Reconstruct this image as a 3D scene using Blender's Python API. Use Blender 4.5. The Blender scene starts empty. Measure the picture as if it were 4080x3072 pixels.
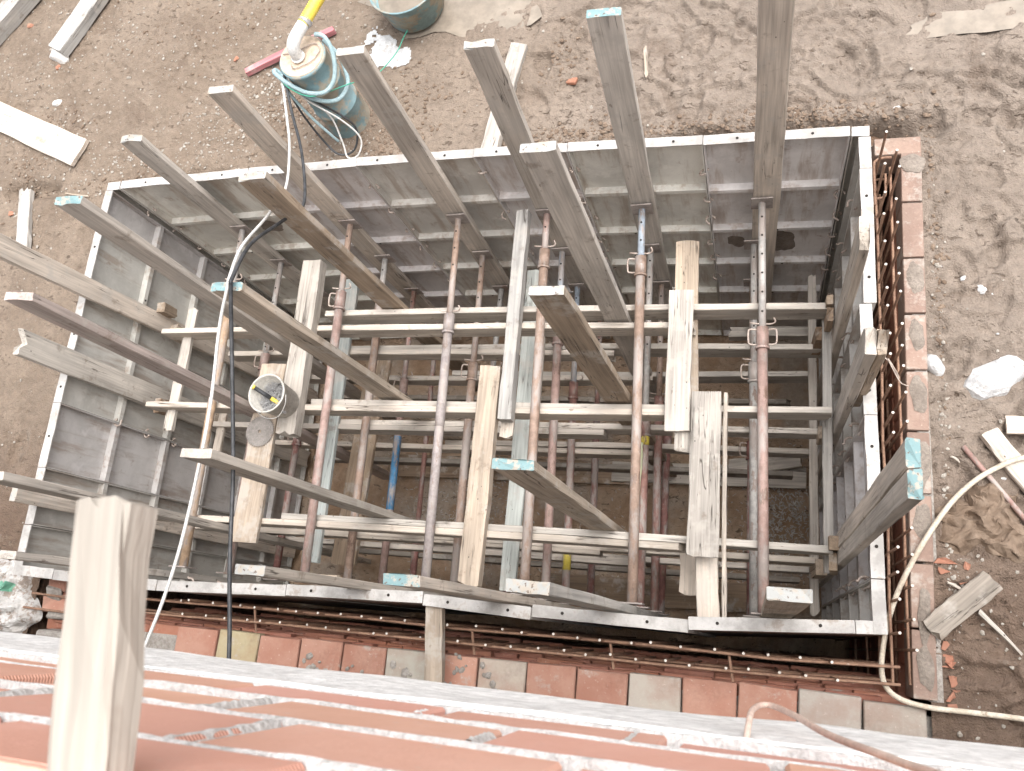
import bpy, math, random
import numpy as np
from mathutils import Vector, Matrix
R = math.radians
random.seed(7)
rng = np.random.default_rng(11)
scene = bpy.context.scene
COL = scene.collection

# ---------------------------------------------------------------- camera
cam = bpy.data.cameras.new('camera')
cam.lens = 29.324; cam.sensor_width = 36.0
cam.clip_start = 0.02; cam.clip_end = 400
cam.dof.use_dof = True; cam.dof.focus_distance = 4.6; cam.dof.aperture_fstop = 11.0
camo = bpy.data.objects.new('camera', cam); COL.objects.link(camo)
_ax = Vector((0.28698, 0.28243, 0.04878))
camo.matrix_world = Matrix.Translation((4.115, -0.0902, 3.9624)) @ Matrix.Rotation(_ax.length, 4, _ax.normalized())
scene.camera = camo

# ---------------------------------------------------------------- sky, sun, exposure
SUN_EL, SUN_AZ = R(75), R(66)          # azimuth measured from +Y towards +X
world = bpy.data.worlds.new('World'); scene.world = world
world.use_nodes = True
wn = world.node_tree; wn.nodes.clear()
w_out = wn.nodes.new('ShaderNodeOutputWorld'); w_bg = wn.nodes.new('ShaderNodeBackground')
w_sky = wn.nodes.new('ShaderNodeTexSky'); w_sky.sky_type = 'NISHITA'; w_sky.sun_disc = False
w_sky.sun_elevation = SUN_EL; w_sky.sun_rotation = SUN_AZ
w_sky.air_density = 1.0; w_sky.dust_density = 6.0; w_sky.ozone_density = 1.0
w_hsv = wn.nodes.new('ShaderNodeHueSaturation'); w_hsv.inputs['Saturation'].default_value = 0.25
wn.links.new(w_sky.outputs[0], w_hsv.inputs['Color']); wn.links.new(w_hsv.outputs[0], w_bg.inputs[0])
w_bg.inputs[1].default_value = 0.15
wn.links.new(w_bg.outputs[0], w_out.inputs[0])
sl = bpy.data.lights.new('sun', 'SUN'); sl.energy = 1.4; sl.angle = R(70); sl.color = (1.0, 0.96, 0.9)
so = bpy.data.objects.new('sun', sl); COL.objects.link(so)
_d = Vector((math.sin(SUN_AZ)*math.cos(SUN_EL), math.cos(SUN_AZ)*math.cos(SUN_EL), math.sin(SUN_EL)))
so.rotation_euler = _d.to_track_quat('Z', 'Y').to_euler(); so.location = (4, 2, 12)
scene.view_settings.view_transform = 'Standard'; scene.view_settings.look = 'None'
scene.view_settings.exposure = 1.05; scene.view_settings.gamma = 1.0
scene.view_settings.use_curve_mapping = False
scene.render.engine = 'CYCLES'
scene.cycles.max_bounces = 8; scene.cycles.diffuse_bounces = 8; scene.cycles.glossy_bounces = 2; scene.cycles.transmission_bounces = 0; scene.cycles.caustics_reflective = False; scene.cycles.caustics_refractive = False

# ---------------------------------------------------------------- material helpers
def newmat(name):
    m = bpy.data.materials.new(name); m.use_nodes = True
    nt = m.node_tree; nt.nodes.clear()
    out = nt.nodes.new('ShaderNodeOutputMaterial'); b = nt.nodes.new('ShaderNodeBsdfPrincipled')
    nt.links.new(b.outputs[0], out.inputs[0])
    return m, nt, b
class N:
    def __init__(s, nt): s.nt = nt
    def L(s, a, b): s.nt.links.new(a, b)
    def val(s, sock, v):
        if hasattr(v, 'is_output'): s.L(v, sock)
        else: sock.default_value = v
    def coord(s, kind='Object'):
        return s.nt.nodes.new('ShaderNodeTexCoord').outputs[kind]
    def info(s, k):
        return s.nt.nodes.new('ShaderNodeObjectInfo').outputs[k]
    def mapping(s, vec, scale=(1,1,1), rand=False):
        mp = s.nt.nodes.new('ShaderNodeMapping'); s.L(vec, mp.inputs['Vector']); mp.inputs['Scale'].default_value = scale
        if rand:
            cb = s.nt.nodes.new('ShaderNodeCombineXYZ'); r = s.info('Random')
            for i, k in enumerate((37.0, 91.0, 53.0)):
                s.L(s.math('MULTIPLY', r, k), cb.inputs[i])
            s.L(cb.outputs[0], mp.inputs['Location'])
        return mp.outputs[0]
    def noise(s, vec, scale=5, detail=4, rough=.55, dist=0):
        n = s.nt.nodes.new('ShaderNodeTexNoise'); s.L(vec, n.inputs['Vector'])
        n.inputs['Scale'].default_value = scale; n.inputs['Detail'].default_value = detail
        n.inputs['Roughness'].default_value = rough; n.inputs['Distortion'].default_value = dist
        return n.outputs[0]
    def voronoi(s, vec, scale=5, feature='F1', rnd=1.0):
        n = s.nt.nodes.new('ShaderNodeTexVoronoi'); n.feature = feature; s.L(vec, n.inputs['Vector'])
        n.inputs['Scale'].default_value = scale; n.inputs['Randomness'].default_value = rnd
        return n.outputs['Distance']
    def wave(s, vec, scale=5, dist=0, direction='Z'):
        n = s.nt.nodes.new('ShaderNodeTexWave'); n.bands_direction = direction; s.L(vec, n.inputs['Vector'])
        n.inputs['Scale'].default_value = scale; n.inputs['Distortion'].default_value = dist
        return n.outputs['Fac']
    def math(s, op, a, b=0.0):
        n = s.nt.nodes.new('ShaderNodeMath'); n.operation = op; s.val(n.inputs[0], a); s.val(n.inputs[1], b); return n.outputs[0]
    def step(s, v, lo, hi, a=0.0, b=1.0):
        n = s.nt.nodes.new('ShaderNodeMapRange'); n.interpolation_type = 'SMOOTHSTEP'
        s.val(n.inputs['Value'], v); n.inputs['From Min'].default_value = lo; n.inputs['From Max'].default_value = hi
        n.inputs['To Min'].default_value = a; n.inputs['To Max'].default_value = b
        return n.outputs[0]
    def mix(s, f, a, b, mode='MIX'):
        n = s.nt.nodes.new('ShaderNodeMix'); n.data_type = 'RGBA'; n.blend_type = mode; n.clamp_factor = True
        s.val(n.inputs['Factor'], f)
        for sock, v in ((n.inputs[6], a), (n.inputs[7], b)):
            if hasattr(v, 'is_output'): s.L(v, sock)
            else: sock.default_value = tuple(v) + (1.0,) if len(v) == 3 else v
        return n.outputs[2]
    def gray(s, v):
        n = s.nt.nodes.new('ShaderNodeCombineColor')
        for i in range(3): s.L(v, n.inputs[i])
        return n.outputs[0]
    def bump(s, h, b, strength=.5, dist=.01):
        n = s.nt.nodes.new('ShaderNodeBump'); n.inputs['Strength'].default_value = strength; n.inputs['Distance'].default_value = dist
        s.L(h, n.inputs['Height']); s.L(n.outputs[0], b.inputs['Normal'])

def mat_wood(name='wood'):
    m, nt, b = newmat(name); g = N(nt)
    co = g.mapping(g.coord(), (1, 1, 1), rand=True)
    grain = g.noise(g.mapping(co, (2.2, 70, 70)), 1.0, 3, .6, .3)
    broad = g.noise(g.mapping(co, (1.6, 7, 7)), 1.0, 2, .6)
    blot = g.noise(co, 9, 4, .65)
    mul = g.math('ADD', g.step(grain, .25, .75, .76, 1.10), g.step(broad, .3, .7, -.2, .16))
    c = g.mix(1.0, g.info('Color'), g.gray(mul), 'MULTIPLY')
    c = g.mix(g.step(blot, .58, .72, 0, .5), c, (.16, .115, .08))            # dirt
    c = g.mix(g.step(g.noise(co, 5.3, 4, .7), .50, .64, 0, .55), c, (.47, .435, .395))  # cement wash
    crack = g.noise(g.mapping(co, (.9, 26, 26)), 1.0, 3, .5, .6)
    ck = g.step(g.math('ABSOLUTE', g.math('SUBTRACT', crack, .5)), .0, .012, 1, 0)
    ck = g.math('MULTIPLY', ck, g.step(g.noise(g.mapping(co, (2.0, 4, 4)), 1.0, 2), .5, .6, 0, .85))
    c = g.mix(ck, c, (.05, .038, .03))
    nail = g.step(g.voronoi(g.mapping(co, (9, 14, 14)), 1.0), .035, .06, .8, 0)
    c = g.mix(nail, c, (.05, .045, .04))
    chip = g.noise(g.mapping(co, (12, 26, 26)), 1.0, 3, .6)
    c = g.mix(g.step(chip, .68, .74, 0, .55), c, (.15, .11, .085))
    g.L(c, b.inputs['Base Color']); b.inputs['Roughness'].default_value = .85
    g.bump(g.math('SUBTRACT', g.math('ADD', grain, g.math('MULTIPLY', blot, .5)), g.math('MULTIPLY', ck, 2.0)), b, .55, .006)
    return m
def mat_endpaint(name, col, chip=.55):
    m, nt, b = newmat(name); g = N(nt)
    co = g.mapping(g.coord(), (1, 1, 1), rand=True)
    n = g.noise(co, 28, 5, .65)
    c = g.mix(g.step(n, chip-.06, chip+.05), col, (.40, .36, .31))
    c = g.mix(g.step(g.noise(co, 70, 3), .6, .7), c, (.14, .1, .08))
    g.L(c, b.inputs['Base Color']); b.inputs['Roughness'].default_value = .8
    g.bump(n, b, .5, .004)
    return m
def mat_paint_steel(name='painted_steel'):
    m, nt, b = newmat(name); g = N(nt)
    co = g.mapping(g.coord(), (1, 1, 1), rand=True)
    st = g.mapping(co, (7, 2.2, 7))
    n1 = g.noise(st, 3.2, 6, .68); n2 = g.noise(co, 24, 5, .65); n3 = g.noise(st, 1.6, 5, .7)
    c = g.mix(1.0, g.info('Color'), g.gray(g.step(n2, .3, .7, .75, 1.15)), 'MULTIPLY')
    c = g.mix(g.step(n1, .52, .58, 0, .85), c, (.17, .105, .075))            # rust
    c = g.mix(g.step(n3, .45, .60, 0, .8), c, (.42, .375, .35))              # dried cement
    c = g.mix(g.step(n2, .66, .70, 0, .6), c, (.5, .47, .44))
    g.L(c, b.inputs['Base Color']); b.inputs['Roughness'].default_value = .62; b.inputs['Metallic'].default_value = .1
    g.bump(g.math('ADD', n1, n2), b, .4, .004)
    return m
def mat_panel(name='formwork_steel'):
    m, nt, b = newmat(name); g = N(nt)
    co = g.mapping(g.coord(), (1, 1, 1), rand=True)
    n1 = g.noise(co, 2.2, 6, .68, .4); n2 = g.noise(co, 11, 6, .7); n3 = g.noise(g.mapping(co, (9, 9, 1.2)), 1.6, 5, .65)
    fine = g.noise(co, 90, 3, .6)
    c = g.mix(g.step(n1, .35, .65), (.455, .447, .435), (.61, .602, .588))
    c = g.mix(g.step(n3, .47, .68, 0, .65), c, (.30, .235, .19))               # rust runs
    c = g.mix(g.step(n2, .58, .72, 0, .6), c, (.27, .205, .165))
    c = g.mix(g.step(g.noise(co, 4.1, 4, .7), .55, .68, 0, .6), c, (.66, .65, .64))  # cement film
    c = g.mix(g.step(fine, .66, .74, 0, .35), c, (.17, .13, .11))
    c = g.mix(1.0, c, g.info('Color'), 'MULTIPLY')
    g.L(c, b.inputs['Base Color']); b.inputs['Roughness'].default_value = .7
    g.bump(g.math('ADD', n2, g.math('MULTIPLY', fine, .4)), b, .25, .004)
    return m
def mat_flange(name='cement_dusted_steel'):
    m, nt, b = newmat(name); g = N(nt)
    co = g.mapping(g.coord(), (1, 1, 1), rand=True)
    n1 = g.noise(co, 6, 6, .7); n2 = g.noise(co, 40, 4, .65)
    c = g.mix(g.step(n1, .35, .62), (.32, .305, .29), (.52, .505, .49))
    c = g.mix(g.step(g.noise(co, 12, 5, .7), .54, .66, 0, .7), c, (.27, .22, .18))
    c = g.mix(g.step(n2, .62, .72, 0, .5), c, (.25, .21, .18))
    g.L(c, b.inputs['Base Color']); b.inputs['Roughness'].default_value = .75
    g.bump(n2, b, .35, .003)
    return m
def mat_simple(name, c1, c2, scale=8, rough=.8, bump=.4, dist=.006, c3=None, thr=.6, metal=0.0, tint=False):
    m, nt, b = newmat(name); g = N(nt)
    co = g.mapping(g.coord(), (1, 1, 1), rand=True)
    n1 = g.noise(co, scale, 6, .65); n2 = g.noise(co, scale*5.3, 5, .65)
    c = g.mix(g.step(n1, .35, .65), c1, c2)
    if c3: c = g.mix(g.step(g.noise(co, scale*1.7, 6, .7), thr, thr+.08, 0, .85), c, c3)
    c = g.mix(1.0, c, g.gray(g.step(n2, .3, .7, .8, 1.12)), 'MULTIPLY')
    if tint: c = g.mix(1.0, c, g.info('Color'), 'MULTIPLY')
    g.L(c, b.inputs['Base Color']); b.inputs['Roughness'].default_value = rough; b.inputs['Metallic'].default_value = metal
    g.bump(g.math('ADD', n1, n2), b, bump, dist)
    return m
def mat_brick(name, c1, c2, groove=True, cement=.62):
    m, nt, b = newmat(name); g = N(nt)
    ob = g.coord(); co = g.mapping(ob, (1, 1, 1), rand=True)
    n1 = g.noise(co, 5, 6, .65); n2 = g.noise(co, 60, 4, .6)
    c = g.mix(g.step(n1, .35, .65), c1, c2)
    c = g.mix(1.0, c, g.info('Color'), 'MULTIPLY')
    c = g.mix(g.step(g.noise(co, 7, 6, .72), cement, cement+.12, 0, .75), c, (.40, .36, .32))
    c = g.mix(g.step(n2, .62, .72, 0, .4), c, (.62, .5, .44))
    w = g.wave(ob, 62, 1.2, 'Y' if groove == 'Y' else 'Z')
    c = g.mix(1.0, c, g.gray(g.step(w, .1, .9, .86, 1.06)), 'MULTIPLY')
    g.L(c, b.inputs['Base Color']); b.inputs['Roughness'].default_value = .85
    h = g.math('ADD', n2, g.math('MULTIPLY', w, .9 if groove else 0.0))
    g.bump(h, b, .5, .004)
    return m
def mat_mud(name='mud', floor=False):
    m, nt, b = newmat(name); g = N(nt)
    co = g.coord()
    n1 = g.noise(co, .75, 2, .6); n2 = g.noise(co, 3.3, 4, .68, .5); n3 = g.noise(co, 26, 4, .7); n4 = g.noise(co, 110, 2, .65)
    if floor:
        c = g.mix(g.step(n2, .3, .7), (.33, .215, .135), (.44, .325, .235))
        c = g.mix(g.step(g.noise(co, 1.7, 5), .5, .62, 0, .6), c, (.42, .37, .32))
    else:
        sx = nt.nodes.new('ShaderNodeSeparateXYZ'); g.L(co, sx.inputs[0])
        east = g.step(g.math('ADD', sx.outputs[0], g.math('MULTIPLY', g.math('SUBTRACT', n1, .5), 3.0)), 1.2, 3.8)
        west_c = g.mix(g.step(n2, .3, .7), (.182, .136, .100), (.245, .190, .144))
        east_c = g.mix(g.step(n2, .3, .7), (.212, .170, .138), (.270, .220, .180))
        c = g.mix(east, west_c, east_c)
        low = g.step(sx.outputs[1], .1, 1.1, 1, 0)                                # trampled clay by the trench corner
        c = g.mix(g.math('MULTIPLY', low, .85), c, g.mix(g.step(n2, .3, .7), (.110, .068, .046), (.155, .102, .072)))
        dk = g.step(g.noise(co, 2.1, 6, .7, .6), .56, .68, 0, .5)
        c = g.mix(dk, c, (.115, .076, .052))
        c = g.mix(g.step(g.noise(co, 5.5, 6, .72), .62, .7, 0, .45), c, (.27, .232, .192))
    fk = g.noise(g.mapping(co, (17, 34, 20)), 1.0, 3, .6, .8)
    fk = g.math('MULTIPLY', g.step(fk, .60, .66), g.step(n2, .42, .58))
    c = g.mix(g.math('MULTIPLY', fk, .75), c, (.09, .06, .042))  # dark flecks put the shade of broken mud lips into the colour
    c = g.mix(1.0, c, g.gray(g.step(n3, .28, .72, .86, 1.10)), 'MULTIPLY')
    c = g.mix(g.step(n4, .68, .74, 0, .4), c, (.33, .29, .25))
    c = g.mix(g.step(n4, .24, .31, .4, 0), c, (.08, .058, .04))
    g.L(c, b.inputs['Base Color'])
    g.L(g.step(n1, .3, .7, .58, .85), b.inputs['Roughness'])
    g.bump(g.math('ADD', g.math('SUBTRACT', g.math('MULTIPLY', n3, 1.3), fk), g.math('ADD', n4, g.math('MULTIPLY', n2, .6))), b, .7, .02)
    return m

M = {}
M['wood'] = mat_wood()
M['teal_end'] = mat_endpaint('teal_end_paint', (.19, .30, .315), .55)
M['white_end'] = mat_endpaint('pale_end_paint', (.37, .375, .365), .52)
M['steel'] = mat_paint_steel()
M['panel'] = mat_panel()
M['flange'] = mat_flange()
M['dark'] = mat_simple('dark_hole', (.02, .016, .014), (.035, .028, .024), 20, .9)
M['hook'] = mat_simple('rusty_wire', (.33, .26, .22), (.50, .43, .38), 30, .7, .3, .002)
M['rebar'] = mat_simple('rusty_rebar', (.22, .125, .085), (.32, .195, .13), 18, .8, .6, .003, (.40, .31, .25), .60)
M['tip'] = mat_simple('cut_rebar_end', (.52, .48, .43), (.68, .64, .58), 40, .6, .1)
M['brick'] = mat_brick('hollow_brick_clay', (.40, .165, .105), (.47, .225, .155), 'Y', .62)
M['brick_top'] = mat_brick('trench_brick_clay', (.36, .175, .125), (.42, .24, .18), 'X', .57)
M['brick_mud'] = mat_brick('muddy_brick_clay', (.30, .18, .135), (.35, .225, .17), 'X', .52)
M['mud_pad'] = mat_simple('mud_dab', (.21, .175, .148), (.28, .24, .205), 14, .9, .8, .01)
M['brick_wall'] = mat_brick('building_brick_clay', (.68, .375, .28), (.73, .425, .33), 'Z', .76)
M['mortar'] = mat_simple('mortar', (.64, .63, .62), (.78, .77, .76), 22, .9, .9, .012)
M['grey_mortar'] = mat_simple('grey_mortar', (.30, .27, .24), (.42, .39, .36), 16, .9, .9, .012)
M['slab'] = mat_simple('bare_concrete', (.76, .76, .76), (.86, .86, .86), 7, .85, .6, .01, (.48, .47, .46), .62)
M['mud'] = mat_mud()
M['floor'] = mat_mud('pit_mud', True)
M['soil'] = mat_simple('cut_soil', (.14, .085, .055), (.24, .155, .105), 5, .95, 1.0, .03)
M['stone'] = mat_simple('pebble', (.27, .24, .205), (.40, .37, .33), 30, .8, .4, .003, tint=True)
M['clod'] = mat_simple('soil_clod', (.15, .105, .075), (.235, .175, .13), 20, .95, .8, .006, tint=True)
M['plaster'] = mat_simple('white_plaster', (.48, .48, .485), (.60, .60, .605), 10, .8, .8, .012, (.36, .31, .26), .60)
M['drum'] = mat_simple('worn_drum_paint', (.20, .31, .34), (.24, .36, .39), 3, .65, .3, .004, (.40, .34, .26), .47)
M['lid'] = mat_simple('worn_board_lid', (.50, .39, .29), (.58, .48, .38), 9, .8, .4, .004, (.30, .22, .16), .62)
M['white_pvc'] = mat_simple('white_plastic', (.62, .62, .61), (.70, .70, .69), 14, .45, .1, .002, (.6, .56, .5), .66)
M['yellow'] = mat_simple('yellow_plastic', (.78, .56, .05), (.84, .66, .12), 16, .45, .1, .002)
M['rope'] = mat_simple('blue_rope', (.30, .43, .47), (.42, .55, .58), 60, .9, .9, .004)
M['green'] = mat_simple('green_cord', (.05, .33, .22), (.08, .42, .30), 30, .6, .2)
M['black'] = mat_simple('black_rubber', (.025, .027, .03), (.06, .062, .068), 24, .5, .2, .002, (.24, .23, .22), .66)
M['white_cable'] = mat_simple('white_cable', (.60, .59, .57), (.70, .69, .67), 20, .5, .1)
M['hose'] = mat_simple('dirty_hose', (.50, .43, .34), (.62, .56, .47), 16, .7, .3, .003, (.30, .22, .15), .58)
M['pink_hose'] = mat_simple('pink_hose', (.55, .40, .34), (.64, .50, .43), 16, .7, .3, .003)
M['bucket'] = mat_simple('grey_plastic', (.50, .48, .44), (.58, .56, .52), 10, .6, .3, .003, (.36, .32, .27), .6)
M['nail'] = mat_simple('nail_steel', (.30, .30, .31), (.60, .60, .61), 60, .4, .1, metal=.3)
M['blade'] = mat_simple('saw_steel', (.21, .19, .175), (.30, .275, .255), 18, .6, .2, .002, (.24, .17, .13), .6, metal=.2)
M['bag'] = mat_simple('muddy_cement_bag', (.165, .115, .08), (.235, .175, .13), 6, .85, .4, .006, (.38, .35, .32), .66)
M['tarp'] = mat_simple('dirty_woven_sack', (.42, .40, .38), (.58, .57, .56), 9, .75, .6, .01, (.27, .21, .17), .5)
M['tarp_blue'] = mat_simple('blue_sack_edge', (.05, .07, .20), (.09, .11, .26), 12, .7, .4)
M['tarp_green'] = mat_simple('green_sack_print', (.10, .28, .20), (.16, .34, .25), 12, .7, .4)
M['puddle'] = mat_simple('muddy_water', (.235, .195, .155), (.27, .23, .187), 2, .4, .05, .003)
M['shavings'] = mat_simple('shavings', (.40, .36, .32), (.55, .51, .47), 20, .8, .2)
M['stain'] = mat_simple('oily_rust_stain', (.19, .155, .13), (.27, .23, .20), 12, .6, .2)
M['paper'] = mat_simple('litter_paper', (.6, .58, .55), (.75, .73, .7), 20, .8, .5)

# ---------------------------------------------------------------- object helpers
def link(name, me, mats, parent=None, smooth=False, color=None):
    o = bpy.data.objects.new(name, me)
    if not me.materials:
        for m_ in (mats if isinstance(mats, (list, tuple)) else [mats]): me.materials.append(M[m_])
    COL.objects.link(o)
    if parent: o.parent = parent
    if smooth: me.polygons.foreach_set('use_smooth', [True]*len(me.polygons))
    if color: o.color = tuple(color) + (1.0,)
    return o
def mk(name, v, f, mats, parent=None, smooth=False, color=None, mi=None):
    me = bpy.data.meshes.new(name); me.from_pydata([tuple(p) for p in v], [], f); 
    o = link(name, me, mats, parent, smooth, color)
    if mi is not None: me.polygons.foreach_set('material_index', mi)
    me.update(); return o
def tag(o, label=None, cat=None, group=None, kind=None):
    if label: o['label'] = label
    if cat: o['category'] = cat
    if group: o['group'] = group
    if kind: o['kind'] = kind
    return o
def empty(name, label, cat, loc=(0,0,0), group=None, rz=0.0):
    o = bpy.data.objects.new(name, None); COL.objects.link(o); o.location = loc; o.rotation_euler = (0,0,rz)
    o.empty_display_size = .1
    return tag(o, label, cat, group)
def box_vf(x0, x1, y0, y1, z0, z1, v=None, f=None):
    v = [] if v is None else v; f = [] if f is None else f
    n = len(v)
    v += [(x0,y0,z0),(x1,y0,z0),(x1,y1,z0),(x0,y1,z0),(x0,y0,z1),(x1,y0,z1),(x1,y1,z1),(x0,y1,z1)]
    f += [(n,n+3,n+2,n+1),(n+4,n+5,n+6,n+7),(n,n+1,n+5,n+4),(n+1,n+2,n+6,n+5),(n+2,n+3,n+7,n+6),(n+3,n,n+4,n+7)]
    return v, f
def boxo(name, b, mats, parent=None, color=None):
    v, f = box_vf(*b); return mk(name, v, f, mats, parent, color=color)
def bevbox_me(name, sx, sy, sz, c=.004, jit=.0):
    """a box with chamfered edges centred on the origin (24 verts)"""
    v = []; idx = {}
    for ix in (-1,1):
        for iy in (-1,1):
            for iz in (-1,1):
                j = [random.uniform(-jit, jit) for _ in range(3)]
                for ax in range(3):
                    p = [ix*(sx/2-c)+j[0], iy*(sy/2-c)+j[1], iz*(sz/2-c)+j[2]]
                    p[ax] += (ix, iy, iz)[ax]*c
                    idx[(ix,iy,iz,ax)] = len(v); v.append(tuple(p))
    f = []
    for s in (-1,1):
        q = [idx[(s,-1,-1,0)], idx[(s,1,-1,0)], idx[(s,1,1,0)], idx[(s,-1,1,0)]]; f.append(q if s > 0 else q[::-1])
        q = [idx[(-1,s,-1,1)], idx[(-1,s,1,1)], idx[(1,s,1,1)], idx[(1,s,-1,1)]]; f.append(q if s > 0 else q[::-1])
        q = [idx[(-1,-1,s,2)], idx[(1,-1,s,2)], idx[(1,1,s,2)], idx[(-1,1,s,2)]]; f.append(q if s > 0 else q[::-1])
    for a in (-1,1):
        for b_ in (-1,1):
            f.append((idx[(a,b_,-1,0)], idx[(a,b_,-1,1)], idx[(a,b_,1,1)], idx[(a,b_,1,0)]))
            f.append((idx[(a,-1,b_,0)], idx[(a,-1,b_,2)], idx[(a,1,b_,2)], idx[(a,1,b_,0)]))
            f.append((idx[(-1,a,b_,1)], idx[(-1,a,b_,2)], idx[(1,a,b_,2)], idx[(1,a,b_,1)]))
            for c_ in (-1,1): f.append((idx[(a,b_,c_,0)], idx[(a,b_,c_,1)], idx[(a,b_,c_,2)]))
    me = bpy.data.meshes.new(name); me.from_pydata(v, [], [tuple(q) for q in f])
    import bmesh
    bm = bmesh.new(); bm.from_mesh(me); bmesh.ops.recalc_face_normals(bm, faces=bm.faces); bm.to_mesh(me); bm.free()
    return me
def frame(t):
    t = Vector(t).normalized(); up = Vector((0,0,1)) if abs(t.z) < .9 else Vector((1,0,0))
    a = t.cross(up).normalized(); return t, a, a.cross(t).normalized()
def tube_vf(pts, r, n=8, v=None, f=None, cap=True):
    v = [] if v is None else v; f = [] if f is None else f
    pts = [Vector(p) for p in pts]; rr = r if isinstance(r, (list, tuple)) else [r]*len(pts)
    base = len(v); a = None
    for i, p in enumerate(pts):
        t = (pts[min(i+1, len(pts)-1)] - pts[max(i-1, 0)]).normalized()
        if a is None: _, a, b = frame(t)
        else:
            a = (a - t*a.dot(t)).normalized(); b = a.cross(t).normalized()
        for k in range(n):
            q = 2*math.pi*k/n; v.append(tuple(p + (a*math.cos(q) + b*math.sin(q))*rr[i]))
    for i in range(len(pts)-1):
        for k in range(n):
            k2 = (k+1) % n
            f.append((base+i*n+k, base+i*n+k2, base+(i+1)*n+k2, base+(i+1)*n+k))
    if cap:
        f.append(tuple(base+k for k in range(n))[::-1]); f.append(tuple(base+(len(pts)-1)*n+k for k in range(n)))
    return v, f
def smooth_path(pts, sub=6):
    pts = [Vector(p) for p in pts]; out = []
    for i in range(len(pts)-1):
        p0, p1, p2, p3 = pts[max(i-1,0)], pts[i], pts[i+1], pts[min(i+2, len(pts)-1)]
        for s in range(sub):
            t = s/sub
            out.append(.5*((2*p1) + (p2-p0)*t + (2*p0-5*p1+4*p2-p3)*t*t + (3*p1-p0-3*p2+p3)*t**3))
    out.append(pts[-1]); return out
def tube(name, pts, r, mats, parent=None, n=8, sub=0, color=None, smooth=True):
    if sub:
        k0 = len(pts); pts = smooth_path(pts, sub)
        if isinstance(r, (list, tuple)): r = [float(q) for q in np.interp(np.linspace(0, k0-1, len(pts)), range(k0), r)]
    v, f = tube_vf(pts, r, n); return mk(name, v, f, mats, parent, smooth=False, color=color) if not smooth else _sm(mk(name, v, f, mats, parent, color=color))
def _sm(o):
    for p in o.data.polygons: p.use_smooth = len(p.vertices) <= 4
    return o
def copy_of(o, parent=None, loc=None, rot=None):
    c = o.copy(); COL.objects.link(c); c.parent = parent
    if loc is not None: c.location = loc
    if rot is not None: c.rotation_euler = rot
    return c

# ---- timber
def plank_mesh(name, L, w, t, seg=9, rag=.006, bow=.004, ends=None, jit=.0026, taper=None):
    c = min(.0035, t*.14)
    ys = [-w/2+c, -w/4, 0, w/4, w/2-c]
    ring = [(y, t/2) for y in ys] + [(w/2, t/2-c), (w/2, -t/2+c)] + [(y, -t/2) for y in ys[::-1]] + [(-w/2, -t/2+c), (-w/2, t/2-c)]
    nr = len(ring); v = []
    ph = [random.uniform(0, 6.28) for _ in range(6)]
    e0 = [random.uniform(0, rag)*(1+1.5*(random.random() < .2)) for _ in ys]; e1 = [random.uniform(0, rag)*(1+1.5*(random.random() < .2)) for _ in ys]
    def eoff(e, y): return float(np.interp(y, ys, e))
    for i in range(seg+1):
        u = i/seg; x = u*L
        by = bow*math.sin(math.pi*u)*math.cos(ph[0]); bz = bow*math.sin(math.pi*u)*math.sin(ph[0])
        ew = [1 + .025*math.sin(ph[1]+9*u) + random.uniform(-.012, .012), 1 + .025*math.sin(ph[2]+7*u) + random.uniform(-.012, .012)]
        tp = 1.0 if taper is None else (1 + (taper-1)*u)
        for (y, z) in ring:
            yy = y*(ew[0] if y < 0 else ew[1])*tp
            xx = x + (eoff(e0, y) if i == 0 else 0) - (eoff(e1, y) if i == seg else 0)
            v.append((xx, yy + by + random.uniform(-jit, jit), z + bz + random.uniform(-jit, jit)*.6))
    f = []; mi = []
    for i in range(seg):
        for k in range(nr):
            k2 = (k+1) % nr
            f.append((i*nr+k, (i+1)*nr+k, (i+1)*nr+k2, i*nr+k2)); mi.append(0)
    f.append(tuple(range(nr))); mi.append(1 if ends and ends[0] else 0)
    f.append(tuple(seg*nr+k for k in range(nr))[::-1]); mi.append((2 if ends[0] and ends[0] != ends[1] else 1) if ends and ends[1] else 0)
    mats = ['wood']
    if ends:
        for e in ends:
            if e and e not in mats: mats.append(e)
    me = bpy.data.meshes.new(name); me.from_pydata(v, [], f)
    for m_ in mats: me.materials.append(M[m_])
    me.polygons.foreach_set('material_index', [min(q, len(mats)-1) for q in mi]); me.update()
    return me
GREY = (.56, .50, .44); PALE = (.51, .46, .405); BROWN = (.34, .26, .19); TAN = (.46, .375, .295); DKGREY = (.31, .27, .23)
WHITE = (.44, .415, .385); PINK = (.52, .425, .38); GREEN = (.47, .495, .47); STAIN = (.29, .205, .14)
def plank(name, label, cat, p0, p1, w, t, wdir, color=GREY, ends=None, group=None, parent=None, seg=9, rag=.006, bow=.004, taper=None):
    p0 = Vector(p0); p1 = Vector(p1); ax = (p1-p0); L = ax.length; ax.normalize()
    wd = Vector(wdir); wd = (wd - ax*wd.dot(ax)).normalized(); nz = ax.cross(wd)
    me = plank_mesh(name, L, w, t, seg, rag, bow, ends, taper=taper)
    o = link(name, me, 'wood', parent)
    q_ = random.uniform(.88, 1.08); w_ = random.uniform(-.03, .03); o.color = (color[0]*q_*(1+w_), color[1]*q_, color[2]*q_*(1-w_), 1)
    o.matrix_world = Matrix(((ax.x, wd.x, nz.x, p0.x), (ax.y, wd.y, nz.y, p0.y), (ax.z, wd.z, nz.z, p0.z), (0,0,0,1)))
    if label: tag(o, label, cat, group)
    return o

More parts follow.
